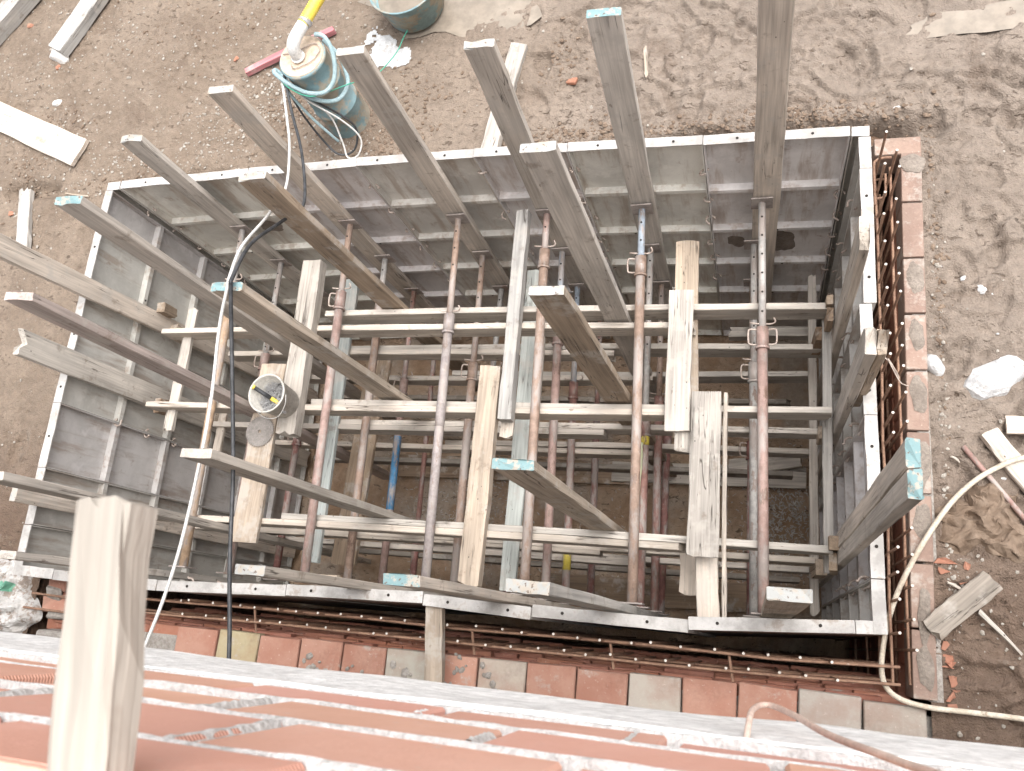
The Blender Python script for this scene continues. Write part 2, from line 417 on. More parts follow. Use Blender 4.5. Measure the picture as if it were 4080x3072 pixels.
# ================================================================ the setting
GZ = -.22                      # ground level; the formwork tops stand at z = 0
W, D = 4.65, 2.457
def vnoise(x, y, seed=0):
    xi = np.floor(x).astype(np.int64); yi = np.floor(y).astype(np.int64); xf = x-xi; yf = y-yi
    u = xf*xf*xf*(xf*(xf*6-15)+10); w = yf*yf*yf*(yf*(yf*6-15)+10)
    def h(a, b):
        n = (a*374761393 + b*668265263 + seed*1274126177) & 0x7fffffff
        n = ((n ^ (n >> 13))*1274126177) & 0x7fffffff
        return ((n ^ (n >> 16)) & 0xffff)/65535.0
    return (h(xi,yi)*(1-u)+h(xi+1,yi)*u)*(1-w) + (h(xi,yi+1)*(1-u)+h(xi+1,yi+1)*u)*w
def fbm(x, y, oct=5, seed=0, gain=.5):
    s = 0*x; a = 1.0; t = 0.0
    for o in range(oct):
        s = s + a*vnoise(x*2**o + 17.3*o, y*2**o - 9.1*o, seed+o); t += a; a *= gain
    return s/t
def sstep(v, a, b):
    t = np.clip((v-a)/(b-a), 0, 1); return t*t*(3-2*t)
def ground_height(x, y):
    east = sstep(x + 1.2*(fbm(x*.5, y*.5, 3, 91)-.5), 1.6, 3.4)
    h = .05*(fbm(x*.7, y*.7, 4, 1)-.5) + .012*(fbm(x*6, y*6, 4, 5)-.5)
    # churned mud: flat plates with broken lips, warped so that no lip is straight
    wx = x + .22*(fbm(x*2.3, y*2.3, 4, 21)-.5); wy = y + .22*(fbm(x*2.3, y*2.3, 4, 31)-.5)
    def lips(f, k, lo, hi, back):                       # broken plates: a gentle back slope, then a sharp drop
        q = f*k; e = q-np.floor(q)
        return np.where(e < lo, -back*e/lo, -back+back*sstep(e, lo, hi))
    rag = .030*(fbm(x*42, y*42, 2, 43)-.5)
    m1 = sstep(fbm(x*1.3, y*1.3, 3, 45), .40, .56)
    h += (.2+.8*east)*m1*.028*lips(fbm(wx*1.7, wy*2.6, 3, 41)+rag, 5.5, .95, .99, 1.0)
    m2 = sstep(fbm(x*2.9, y*2.9, 3, 47), .44, .58)
    h += (.3+.7*east)*m2*.016*lips(fbm(wx*4.5, wy*7.5, 3, 51)+rag, 5.0, .90, .985, 1.0)
    fl = fbm(x*13+5*wx, y*24, 2, 53)                     # little flakes
    h -= (.35+.65*east)*.016*sstep(fl, .65, .69)*sstep(fbm(x*3.7, y*3.7, 2, 57), .42, .56)
    h += .008*east*np.abs(fbm(x*15, y*21, 3, 61)-.5)*2
    h += .012*(fbm(x*34, y*34, 3, 71)-.5)*(.6+.4*east)
    # crumbly patches
    cr = sstep(fbm(x*1.6, y*1.6, 4, 81), .54, .64)
    h += cr*.020*(fbm(x*26, y*26, 3, 83)-.42)
    # boot prints, each a shallow oval with a pushed-up rim
    r2 = np.random.default_rng(5)
    for k in range(230):
        px_, py_ = (r2.uniform(2.6, 6.0), r2.uniform(2.6, 4.4)) if k < 120 else ((r2.uniform(5.0, 6.2), r2.uniform(-.5, 3.0)) if k < 185 else (r2.uniform(-2.0, 1.6), r2.uniform(.3, 4.4)))
        an = r2.uniform(0, 3.14); L_, W_ = r2.uniform(.11, .16), r2.uniform(.045, .065); dp = r2.uniform(.011, .026)*(1 if k < 185 else .5)
        sel = np.nonzero((np.abs(x-px_) < .3) & (np.abs(y-py_) < .3))
        if len(sel[0]) == 0: continue
        dx = x[sel]-px_; dy = y[sel]-py_
        a = dx*math.cos(an)+dy*math.sin(an); b = -dx*math.sin(an)+dy*math.cos(an)
        d = np.sqrt((a/L_)**2+(b/W_)**2) + .28*(fbm(x[sel]*9, y[sel]*9, 3, 99+k)-.5)
        h[sel] += -dp*(1-sstep(d, .72, 1.0)) + .5*dp*np.exp(-((d-1.22)/.2)**2)*sstep(a+.05, -.08, .1)
    # slumped edge along the far formwork wall
    edge = np.exp(-((y-2.62-.12*(fbm(x*1.7, x*0+3, 4, 7)-.5) - .03*(fbm(x*11, x*0+5, 2, 19)-.5))/.042)**2)*sstep(fbm(x*1.3, x*0+8, 3, 17), .36, .55)*sstep(x, 2.4, 3.0)*sstep(5.0-x, .05, .3)
    h -= .42*edge*(.4+fbm(x*7, y*7, 3, 27))
    edge2 = np.exp(-((y-2.60)/.06)**2)*sstep(fbm(x*2.1, x*0+1, 3, 37), .45, .6)
    h -= .08*edge2
    # the far mud lies a little lower towards the puddles
    pud = np.exp(-(((x-2.1)/.75)**2+((y-3.85)/.42)**2)) + np.exp(-(((x-5.35)/.6)**2+((y-3.24)/.16)**2))*.8
    h = h*(1-.75*np.clip(pud, 0, 1)) - .035*np.clip(pud, 0, 1)
    h += .05*np.exp(-((x+.4)/.9)**2-((y-3.6)/.7)**2)
    return GZ + h - .03
def axis(lo, hi, step, far):
    a = np.arange(lo, hi+1e-6, step)
    out = np.geomspace(.35, far, 12)
    return np.concatenate([(lo-out)[::-1], a, hi+out])
xs = axis(-2.1, 6.0, .0115, 90); ys = axis(-1.0, 4.6, .0115, 90)
X_, Y_ = np.meshgrid(xs, ys)
H_ = ground_height(X_, Y_)
far_f = sstep(np.maximum(np.maximum(-2.1-X_, X_-6.0), np.maximum(-1.0-Y_, Y_-4.6)), 0, 2.0)
H_ = H_*(1-far_f) + (GZ-.02)*far_f
hx0, hx1, hy0, hy1 = -.035, 4.850, -.47, 2.515
# the sheet ends exactly at the pit: snap the nearest grid lines
for arr, vals in ((xs, (hx0, hx1)), (ys, (hy0, hy1))):
    for v_ in vals: arr[np.argmin(np.abs(arr-v_))] = v_
X_, Y_ = np.meshgrid(xs, ys)
H_ = np.where((X_ > hx1-.03) & (X_ < hx1+.06) & (Y_ > -.3) & (Y_ < 2.6), np.minimum(H_, GZ-.015), H_)
nx, ny = len(xs), len(ys)
ii = np.arange(nx*ny).reshape(ny, nx)
quads = np.stack([ii[:-1,:-1], ii[:-1,1:], ii[1:,1:], ii[1:,:-1]], -1)
cxm = (X_[:-1,:-1]+X_[1:,1:])/2; cym = (Y_[:-1,:-1]+Y_[1:,1:])/2
keep = ~((cxm > hx0) & (cxm < hx1) & (cym > hy0) & (cym < hy1))
quads = quads[keep]
me = bpy.data.meshes.new('ground')
V = np.stack([X_.ravel(), Y_.ravel(), H_.ravel()], -1).astype(np.float32)
used = np.unique(quads); remap = np.full(nx*ny, -1); remap[used] = np.arange(len(used)); V = V[used]; quads = remap[quads]
me.vertices.add(len(V)); me.vertices.foreach_set('co', V.ravel())
me.loops.add(quads.size); me.loops.foreach_set('vertex_index', quads.ravel().astype(np.int32))
me.polygons.add(len(quads)); me.polygons.foreach_set('loop_start', np.arange(0, quads.size, 4, dtype=np.int32))
me.polygons.foreach_set('use_smooth', np.ones(len(quads), dtype=bool))
me.update(calc_edges=True); me.validate()
tag(link('ground', me, 'mud'), kind='structure')
def gz(x, y):
    i = min(max(int(np.searchsorted(xs, x))-1, 0), nx-2); j = min(max(int(np.searchsorted(ys, y))-1, 0), ny-2)
    u = (x-xs[i])/(xs[i+1]-xs[i]); w = (y-ys[j])/(ys[j+1]-ys[j])
    return float((H_[j,i]*(1-u)+H_[j,i+1]*u)*(1-w) + (H_[j+1,i]*(1-u)+H_[j+1,i+1]*u)*w)

# pit floor: uneven mud, and the four cut faces of soil behind the bricks and forms
fx = np.arange(-.4, 5.3, .04); fy = np.arange(-.8, 2.9, .04); FX, FY = np.meshgrid(fx, fy)
FH = -3.02 + .05*(fbm(FX*1.5, FY*1.5, 4, 3)-.5) + .03*(fbm(FX*9, FY*9, 4, 9)-.5)
v = np.stack([FX.ravel(), FY.ravel(), FH.ravel()], -1); n_ = len(fx)
f = [(j*n_+i, j*n_+i+1, (j+1)*n_+i+1, (j+1)*n_+i) for j in range(len(fy)-1) for i in range(n_-1)]
tag(mk('pit_floor', v, f, 'floor', smooth=True), kind='structure')
for nm, b in (('soil_face_left', (-.4, -.05, -.8, 2.9, -3.2, -.30)), ('soil_face_far', (-.05, 5.3, 2.58, 2.9, -3.2, -.42)),
              ('soil_face_right', (4.93, 5.3, -.8, 2.58, -3.2, -.34)), ('soil_face_near', (-.05, 4.93, -.8, -.475, -3.2, -.34))):
    tag(boxo(nm, b, 'soil'), kind='structure')

# muddy puddles on the far ground
def puddle(name, cx, cy, rx, ry, z, seed):
    r_ = np.random.default_rng(seed); n = 40; v = [(cx, cy, z)]
    ph = r_.uniform(0, 6.28, 4)
    for k in range(n):
        a = 2*math.pi*k/n; q = 1+.2*math.sin(2*a+ph[0])+.12*math.sin(5*a+ph[1])+.07*math.sin(9*a+ph[2])
        v.append((cx+rx*q*math.cos(a), cy+ry*q*math.sin(a), z))
    tag(mk(name, v, [(0, k+1, (k+1) % n+1) for k in range(n)], 'puddle'), kind='structure')
puddle('puddle', 2.15, 3.86, .62, .34, GZ-.052, 1)
puddle('puddle', 5.35, 3.24, .42, .10, GZ-.05, 3)

# ================================================================ building under the photographer: slab edge and brick wall
YW = -.214
bld = empty('brick_building', 'orange hollow brick wall on a white concrete slab edge overhanging the trench bricks', 'building', (4.0, -1.0, GZ))
binv = bld.matrix_world
def bpart(o): o.parent = bld; o.matrix_parent_inverse = Matrix.Translation((-4.0, 1.0, -GZ)); return o
# slab edge with a slightly uneven face
sv = []; sf = []; sxs = np.arange(-1.5, 8.01, .06); szs = [2.470, 2.478, 2.53, 2.58, 2.63, 2.68, 2.73, 2.765, 2.782, 2.788]
for z in szs:
    for x in sxs:
        e = .006*(float(fbm(np.array([x*4.0]), np.array([z*7.0]), 4, 12)[0])-.5)*2
        y = YW+.010+e - (.012 if z in (szs[0], szs[-1]) else 0)
        sv.append((x, y, z + (.010*(float(fbm(np.array([x*9.0]), np.array([1.0]), 3, 14)[0])-.5) if z > 2.76 else .006*(float(fbm(np.array([x*3.0]), np.array([5.0]), 3, 15)[0])-.5))))
m_ = len(sxs)
for j in range(len(szs)-1):
    for i in range(m_-1): sf.append((j*m_+i, j*m_+i+1, (j+1)*m_+i+1, (j+1)*m_+i))
b0 = len(sv)
for x in sxs: sv.append((x, -4.0, 2.47))
for x in sxs: sv.append((x, -4.0, 2.788))
for i in range(m_-1):
    sf.append((i, b0+i, b0+i+1, i+1)); t0 = (len(szs)-1)*m_
    sf.append((t0+i, t0+i+1, b0+m_+i+1, b0+m_+i))
bpart(mk('concrete_slab', sv, sf, 'slab', smooth=False))
bpart(boxo('lower_wall', (-1.5, 8.0, -.9, -.62, GZ-.3, 2.468), 'grey_mortar'))
# courses of hollow brick, mortar squeezed out between them
zc = [(2.798, 2.929), (2.938, 3.101), (3.110, 3.306), (3.316, 3.455)]
offs = [3.70-.30*8, 3.52-.30*8, 3.63-.30*8, 3.47-.30*8]
bpart(boxo('mortar_core', (1.0, 6.6, -.40, YW-.010, 2.789, 3.452), 'mortar'))
for ci, (z0, z1) in enumerate(zc):
    bm_ = bevbox_me('brick', .286, .17, z1-z0, .004)
    k = 0
    x = offs[ci]
    while x < 6.2:
        o = link('brick', bm_, 'brick_wall')
        o.location = (x+.15, YW-.085+random.uniform(-.005, .005), (z0+z1)/2); o.rotation_euler = (random.uniform(-.006, .006), 0, random.uniform(-.008, .008))
        s_ = random.uniform(.9, 1.08); o.color = (s_, s_*random.uniform(.94, 1.04), s_*random.uniform(.92, 1.04), 1)
        bpart(o); x += .302
def mortar_bead(x0, x1, z, h, out, seed):
    """a ragged strip of squeezed mortar on the wall face"""
    r_ = np.random.default_rng(seed); n = max(6, int((x1-x0)/.012)); v = []; f = []
    for i in range(n+1):
        x = x0+(x1-x0)*i/n; q = r_.uniform(.8, 1.0); hh = h*(.6+.7*float(vnoise(np.array([x*40.]), np.array([z*9.]), seed)[0]))
        o_ = out*(.3+1.0*float(vnoise(np.array([x*26.]), np.array([z*5.+3]), seed+1)[0]))*q
        o_ += .004; v += [(x, YW-.012, z-hh*.75), (x, YW+o_*.6, z-hh*.5), (x, YW+o_, z+hh*.1), (x, YW+o_*.7, z+hh*.5), (x, YW-.012, z+hh*.75)]
    for i in range(n):
        for k in range(4): f.append((i*5+k, (i+1)*5+k, (i+1)*5+k+1, i*5+k+1))
    return bpart(mk('mortar_bead', v, f, 'mortar'))
for s_, (z, h, out) in enumerate(((2.9335, .0065, .003), (3.1055, .0075, .003), (3.311, .009, .004), (2.794, .009, .004))):
    mortar_bead(1.2, 6.0, z, h, out, 40+s_)
for s_, (x, z0, z1) in enumerate(((3.515, 2.942, 3.095), (3.83, 2.99, 3.07), (3.63, 3.115, 3.30), (3.97, 2.80, 2.925), (3.33, 3.115, 3.30), (3.47, 3.32, 3.45), (3.70, 2.85, 2.90))):
    v = []; f = []; n = 16
    for i in range(n+1):
        z = z0+(z1-z0)*i/n; w_ = .005*random.uniform(.75, 1.15); o_ = .005*random.uniform(.6, 1.1)
        v += [(x-w_-.004, YW-.003, z), (x-w_*.4, YW+o_, z), (x+w_*.5, YW+o_*.8, z), (x+w_+.003, YW-.003, z)]
    for i in range(n):
        for k in range(3): f.append((i*4+k, i*4+k+1, (i+1)*4+k+1, (i+1)*4+k))
    bpart(mk('mortar_bead', v, f, 'mortar'))
# batten laid over the top of the wall, its end reaching out above the trench
o = plank('wooden_batten', 'thick pale batten jutting out over the top of the orange brick wall', 'batten', (3.755, -.52, 3.474), (3.684, -.031, 3.474), .043, .033, (1, 0, 0), (.36, .32, .275), rag=.004, bow=.003, seg=12)
# dusty hose drooping over the slab edge
tube('garden_hose', [(4.09, -.40, 2.83), (4.10, -.26, 2.81), (4.108, -.190, 2.75), (4.115, -.176, 2.66), (4.135, -.172, 2.62), (4.165, -.176, 2.70), (4.20, -.184, 2.85), (4.25, -.186, 3.02), (4.32, -.19, 3.25), (4.40, -.24, 3.47), (4.45, -.6, 3.49)], .0042, 'pink_hose', sub=6)
tag(bpy.data.objects['garden_hose'], 'thin dusty pink hose drooping over the white slab edge', 'hose')
bpy.data.objects['garden_hose'].data.name = 'garden_hose'

# ================================================================ brick lining of the trench
NJ = [1.01, 1.28, 1.54, 1.79, 2.04, 2.29, 2.53, 2.79, 3.04, 3.29, 3.54, 3.79, 4.04, 4.30, 4.57, 4.83]
near = empty('trench_brick_wall', 'row of loose red and grey bricks topping the trench wall under the slab edge', 'brick wall', (2.4, -.37, GZ))
def npart(o, root): o.parent = root; o.matrix_parent_inverse = Matrix.Translation(-root.location); return o
GRAYB = (.85, 1.40, 1.62); YELB = (.95, 1.42, 1.22)
top_cols = {1: YELB, 5: GRAYB, 7: (1.0, 1.5, 1.7), 10: (.95, 1.5, 1.75), 13: (.85, 1.35, 1.6), 14: (.8, 1.25, 1.45)}
for k in range(len(NJ)-1):
    wdt = NJ[k+1]-NJ[k]-.008
    me_ = bevbox_me('brick', wdt, .185 if k < 13 else .165, .055, .004, .0015)
    o = link('brick', me_, 'brick_top'); o.location = ((NJ[k]+NJ[k+1])/2, -.362+random.uniform(-.006, .006)+(.012 if k == 13 else 0), GZ-.028+random.uniform(-.004, .004))
    o.rotation_euler = (random.uniform(-.01, .01), random.uniform(-.01, .01), random.uniform(-.015, .015) - (.03 if k in (12, 13) else 0))
    c = top_cols.get(k, (random.uniform(.85, 1.1),)*3); o.color = tuple(c)+(1,); npart(o, near)
shared = bevbox_me('brick', .243, .115, .062, .004)
for row in range(11):
    for k in range(-3, 16):
        x = 1.15 + .252*k + (.126 if row % 2 else 0) + random.uniform(-.006, .006)
        if x > 4.76 or x < .42: continue
        o = link('brick', shared, 'brick'); o.location = (x, -.338+random.uniform(-.008, .014)+.0095*row, GZ-.095-.074*row); o.rotation_euler = (0, 0, random.uniform(-.02, .02))
        s_ = random.uniform(.78, 1.08); o.color = (s_, s_, s_*random.uniform(.95, 1.1), 1); npart(o, near)
npart(boxo('mortar_core', (.3, 4.86, -.47, -.325, -3.1, GZ-.062), 'grey_mortar'), near)
# left stub of the lining: broken hollow bricks
def hollow_brick_vf(L, w, h, cols, rows, depth=.05, missing=()):
    """six-hole clay brick, the holes open at the x=0 end"""
    v = []; f = []; wall = .009
    cw = (w-wall*(cols+1))/cols; rh = (h-wall*(rows+1))/rows
    box_vf(depth, L, 0, w, 0, h, v, f)
    for c in range(cols+1): box_vf(0, depth, c*(cw+wall), c*(cw+wall)+wall, 0, h, v, f)
    for c in range(cols):
        for r_ in range(rows+1):
            y0 = c*(cw+wall)+wall; z0 = r_*(rh+wall)
            if (c, r_) in missing: continue
            box_vf(0, depth, y0, y0+cw, z0, z0+wall, v, f)
    return v, f
hb = empty('hollow_brick', 'broken red hollow brick with its holes open beside the dirty sack', 'brick', (.05, -.45, GZ-.17))
v, f = hollow_brick_vf(.24, .16, .15, 2, 3)
o = mk('brick_body', v, f, 'brick', hb); o.color = (1.1, 1.1, 1.1, 1)
hb.rotation_euler = (R(14), R(52), R(4))
stub = empty('brick_pier', 'stub of stacked red bricks caked with grey mortar beside the dirty sack', 'brick wall', (.17, -.17, GZ))
for k, (x, y, z, sx, sy, sz, rz, mat, s_) in enumerate(((.12, -.10, GZ-.03, .13, .10, .06, .05, 'brick_top', .9), (.22, -.12, GZ-.06, .12, .16, .06, -.1, 'brick', .8), (.13, -.215, GZ-.04, .17, .10, .07, .08, 'brick_top', 1.0), (.22, -.25, GZ-.09, .22, .15, .07, 0, 'brick', 1.0), (.14, -.30, GZ-.12, .22, .12, .07, .1, 'brick', .85), (.30, -.37, GZ-.06, .16, .17, .06, .0, 'brick_top', 1.0))):
    o = link('brick', bevbox_me('brick', sx, sy, sz, .006, .004), mat); o.location = (x, y, z); o.rotation_euler = (random.uniform(-.06, .06), random.uniform(-.06, .06), rz); o.color = (s_, s_, s_, 1); npart(o, stub)
for k, (x, y, z, sx, sy, sz) in enumerate(((.11, -.16, GZ-.01, .11, .07, .05), (.16, -.275, GZ-.03, .15, .05, .05), (.20, -.42, GZ-.08, .25, .12, .2))):
    o = link('mortar_lump', bevbox_me('mortar_lump', sx, sy, sz, .012, .012), 'grey_mortar'); o.location = (x, y, z); npart(o, stub)

right = empty('trench_brick_wall', 'narrow muddy red brick wall between the rebar trench and the bare ground', 'brick wall', (4.85, 1.0, GZ))
def rx(y): return 4.775 + .018*(y+.2)          # the wall runs slightly askew
y = -.26; k = 0
seglen = [.30, .29, .31, .30, .30, .29, .30, .31, .30]
for k, L_ in enumerate(seglen):
    me_ = bevbox_me('brick', .098, L_-.010, .2, .004, .001)
    o = link('brick', me_, 'brick_mud'); o.location = (rx(y+L_/2)+.05, y+L_/2, GZ-.1+random.uniform(-.003, .003)); o.rotation_euler = (0, 0, -.018+random.uniform(-.006, .006))
    s_ = random.uniform(.78, .98); o.color = (s_, s_*1.12, s_*1.2, 1); npart(o, right); y += L_
for k in range(1):
    me_ = bevbox_me('brick', .225, .098, .2, .004, .001)
    o = link('brick', me_, 'brick_mud'); o.location = (4.81-.25*k, 2.468, GZ-.1); o.color = (.85, .95, 1.0, 1); npart(o, right)
sh_r = bevbox_me('brick', .095, .288, .19, .004)
for row in range(1, 13):
    for k in range(9):
        yy = -.12 + .30*k + (.15 if row % 2 else 0) + random.uniform(-.004, .004)
        if yy > 2.40: continue
        o = link('brick', sh_r, 'brick'); o.location = (rx(yy)+.05+random.uniform(-.004, .004), yy, GZ-.1-.205*row); o.rotation_euler = (0, 0, -.018)
        s_ = random.uniform(.8, 1.05); o.color = (s_, s_, s_, 1); npart(o, right)
npart(boxo('mortar_core', (4.845, 4.90, -.26, 2.42, -3.1, GZ-.02), 'grey_mortar'), right)
# pads of mortar dabbed along the top, the ground's mud creeping over some
def pad(x, y, r, z, mat, parent, seed, ry=None):
    r_ = np.random.default_rng(seed); n = 18; v = [(x, y, z+.007)]; ph = r_.uniform(0, 6.28, 3); ry = ry or r
    for q, zz in ((.7, .006), (1.0, .0005)):
        for k in range(n):
            a = 2*math.pi*k/n; m2 = q*(1+.13*math.sin(2*a+ph[0])+.08*math.sin(5*a+ph[1])+r_.uniform(-.05, .05))
            v.append((x+r*m2*math.cos(a), y+ry*m2*math.sin(a), z+zz*r_.uniform(.7, 1.3)))
    f = [(0, 1+k, 1+(k+1) % n) for k in range(n)] + [(1+k, 1+n+k, 1+n+(k+1) % n, 1+(k+1) % n) for k in range(n)]
    return mk('mortar_pad', v, f, mat, parent, smooth=True)
for k, (py, r_, ry) in enumerate(((2.36, .07, .06), (1.72, .045, .09), (1.42, .045, .075), (1.12, .05, .09), (.78, .06, .11), (.52, .045, .08), (.10, .035, .12), (-.12, .04, .1))):
    npart(pad(rx(py)+.055, py, r_*.8, GZ+.002, 'mud_pad', None, 60+k, ry), right)
for k, (px_, py, r_) in enumerate(((2.60, -.40, .06), (2.86, -.36, .07), (2.68, -.33, .05), (1.92, -.41, .07), (2.12, -.42, .05), (2.42, -.42, .08))):
    for q in range(9):
        npart(pad(px_+random.gauss(0, r_*.55), py+random.gauss(0, r_*.5), r_*random.uniform(.10, .30), GZ+.004, 'grey_mortar', None, 80+k*10+q), near)

# ================================================================ rebar cages
def cage(name, label, bars, group=None):
    root = empty(name, label, 'rebar', (bars[0][0][0][0], bars[0][0][0][1], -3.0), group)
    for pts, tip in bars:
        v, f = tube_vf(pts, .0068, 6); mi = [0]*len(f)
        if tip: mi[-1] = 1
        o = mk('rebar', v, f, ['rebar', 'tip'], None, mi=mi); npart(o, root)
    return root
bars = []
xk = 1.05
while xk < 4.55:
    for Yb, zt in ((-.128, -.10), (-.200, -.12)):
        x = xk + random.uniform(-.02, .02) + (.05 if Yb < -.15 else 0); z = zt + random.uniform(-.05, .04)
        lean = random.uniform(-.01, .01)
        bars.append(([(x+lean, Yb+random.uniform(-.008, .008), -3.0), (x, Yb+random.uniform(-.006, .006), z)], True))
    xk += .125
for Yb in (-.140, -.212):
    for k, z in enumerate((-.17, -.42, -.68, -.95, -1.25, -1.6, -2.0, -2.5)):
        pts = [(xx, Yb + random.uniform(-.006, .006) + (.015 if xx > 4.5 else 0), z+random.uniform(-.012, .012)) for xx in np.linspace(.6, 4.72, 9)]
        bars.append((pts, False))
for x in (1.5, 2.75, 3.45, 4.0):
    bars.append(([(x, -.135, -.19), (x+.01, -.205, -.2), (x+.02, -.26, -.21)], False))
cage('rebar_cage', 'brown rebar grid in the narrow trench along the loose brick row', bars)
bars = []
yk = 2.33
while yk > -.1:
    for Xb, zt in ((4.705, 0.0), (4.762, -.015)):
        yy = yk + random.uniform(-.018, .018) - (.05 if Xb > 4.73 else 0); z = zt + random.uniform(-.03, .03) + (.10 if yk > 2.2 else 0)
        bars.append(([(Xb+random.uniform(-.01, .01), yy+random.uniform(-.02, .02), -3.0), (Xb+random.uniform(-.004, .004), yy, z)], True))
    yk -= .122
for Xb in (4.698, 4.772):
    for k, z in enumerate((-.24, -.62, -1.1, -1.7)):
        pts = [(Xb+random.uniform(-.005, .005), yy, z+random.uniform(-.012, .012)) for yy in np.linspace(-.2, 2.36, 8)]
        bars.append((pts, False))
for z, xr in ((-.20, 4.775), (-.42, 4.77), (-.65, 4.765)):      # hooked corner bars
    bars.append((smooth_path([(4.69, 2.12, z), (4.69, 2.34, z), (4.70, 2.375, z), (4.73, 2.39, z), (xr, 2.39, z)], 4), False))
    bars.append((smooth_path([(4.66, 2.19, z-.06), (4.72, 2.19, z-.06), (4.742, 2.2, z-.06), (4.75, 2.23, z-.06), (4.752, 2.33, z-.06)], 4), False))
cage('rebar_cage', 'brown rebar grid in the trench beside the muddy brick wall', bars)
bars = [([(-.02, -.17, GZ+.02), (.36, -.18, GZ+.03)], False), ([(-.06, -.255, GZ+.02), (.34, -.262, GZ+.035)], False)]
cage('rebar_cage', 'two loose rebar ends poking out over the mortared brick stub', bars)
# tie wire twisted on the trench bars
tube('tie_wire', [(4.655, 1.26, .0), (4.70, 1.20, .01), (4.735, 1.13, .0), (4.725, 1.16, .01), (4.69, 1.22, .02), (4.735, 1.12, .005), (4.76, 1.10, .0), (4.775, 1.095, .0)], .0028, 'hook', sub=5, n=5)
tag(bpy.data.objects['tie_wire'], 'loop of thin grey tie wire on the trench rebar', 'wire')

# ================================================================ steel formwork
def hook_mesh():
    pts = []
    for k in range(11):
        a = R(-160 + 25*k); pts.append((.026*math.cos(a), .026*math.sin(a), .0025*k))
    pts = [(-.024, -.025, -.004)] + pts + [(.0, .036, .03)]
    v, f = tube_vf(pts, .0062, 6); me_ = bpy.data.meshes.new('clip_hook'); me_.from_pydata(v, [], f)
    me_.materials.append(M['hook']); 
    for p in me_.polygons: p.use_smooth = True
    return me_
HOOK = hook_mesh()
hv = [(.0075*math.cos(2*math.pi*k/12), .0075*math.sin(2*math.pi*k/12), 0) for k in range(12)]
HOLE = bpy.data.meshes.new('bolt_hole_shade'); HOLE.from_pydata(hv + [(x, y, -.001) for x, y, z in hv], [], [tuple(range(12))] + [(k, 12+k, 12+(k+1) % 12, (k+1) % 12) for k in range(12)]); HOLE.materials.append(M['dark'])  # flat disc without an opening; the hole's shade is put into its colour
PH = 2.97; RIB = [-.50, -1.0, -1.5, -2.02, -2.5]
def panel(a, b, label, group, hooks=(), dz=0.0, dep=.055, tint=1.0, narrow=False, holes=True):
    a = Vector((a[0], a[1])); b = Vector((b[0], b[1])); w = (b-a).length - .004; an = math.atan2(b.y-a.y, b.x-a.x)
    root = empty('formwork_panel', label, 'formwork panel', (a.x, a.y, dz), group, an)
    col = (tint, tint*random.uniform(.97, 1.0), tint*random.uniform(.94, 1.0))
    boxo('face_plate', (0, w, 0, .004, -PH, -.0065), 'panel', root, col)
    # top rail: slightly dented strip
    n = max(3, int(w/.07)); v = []; f = []
    for i in range(n+1):
        x = w*i/n; d = dep + random.uniform(-.002, .002); z = random.uniform(-.0015, .0015); o_ = random.uniform(-.001, .001)
        v += [(x, o_-.001, z), (x, d, z), (x, d, z-.0075), (x, o_-.001, z-.0065)]
    for i in range(n):
        for k in range(4): f.append((i*4+k, (i+1)*4+k, (i+1)*4+(k+1) % 4, i*4+(k+1) % 4))
    f += [(0, 1, 2, 3), (n*4+3, n*4+2, n*4+1, n*4)]
    rail = mk('top_rail', v, f, 'flange', root)
    if holes and w > .3:
        for u in ((.22, .78) if w > .5 else (.5,)):
            h = link('bolt_hole_shade', HOLE, 'dark', rail); h.location = (w*u+random.uniform(-.03, .03), dep*.52, .0026)
    for u in (0, w-.006):
        boxo('side_rail', (u, u+.006, .0045, dep-.002, -PH, -.0085), 'panel', root, col)
    if not narrow:
        for z in RIB:
            z += random.uniform(-.012, .012)
            v, f = box_vf(.0065, w-.0065, .0045, dep-.006, z-.006, z); box_vf(.0065, w-.0065, dep-.0115, dep-.006, z-.034, z-.0061, v, f)
            rb = mk('rib', v, f, 'panel', root, color=col)
            if w > .4:
                h = link('bolt_hole_shade', HOLE, 'dark', rb); h.location = (w*random.uniform(.3, .7), dep-.0045, z-.018); h.rotation_euler = (R(-90), 0, 0)
        boxo('bottom_rail', (.0065, w-.0065, .0045, dep-.004, -PH+.002, -PH+.01), 'panel', root, col)
    for z in hooks:
        h = link('clip_hook', HOOK, 'hook', root); h.location = (w+.002+random.uniform(-.004, .004), dep+.002, z+random.uniform(-.02, .02)); h.rotation_euler = (random.uniform(-.4, .4), random.uniform(-.4, .4), random.uniform(-.5, .5))
    return root
def wet_stain(root, u, z, rx_, rz_, seed):
    r_ = np.random.default_rng(seed); n = 26; ph = r_.uniform(0, 6.28, 3); v = [(u, .0052, z)]
    for k in range(n):
        a = 2*math.pi*k/n; q = 1+.16*math.sin(2*a+ph[0])+.1*math.sin(5*a+ph[1])+r_.uniform(-.06, .06)
        v.append((u+rx_*q*math.cos(a), .0052, z+rz_*q*math.sin(a)))
    mk('wet_stain', v, [(0, (k+1) % n+1, k+1) for k in range(n)], 'stain', root)
FX_ = [4.557, 3.83, 3.096, 2.545, 1.80, 1.056, .105]
FYo = [(2.462, 2.472), (2.474, 2.492), (2.490, 2.500), (2.500, 2.502), (2.498, 2.488), (2.484, 2.462)]
HK = [(-.28, -.62, -.86, -1.16, -1.42, -1.74), (-.22, -.55, -.8, -1.1, -1.33, -1.62), (-.20, -.68, -.98, -1.3, -1.6), (-.25, -.56, -.86, -1.12, -1.4, -1.7), (-.3, -.62, -1.05, -1.5), (-.33, -.62, -.9, -1.2, -1.5)]
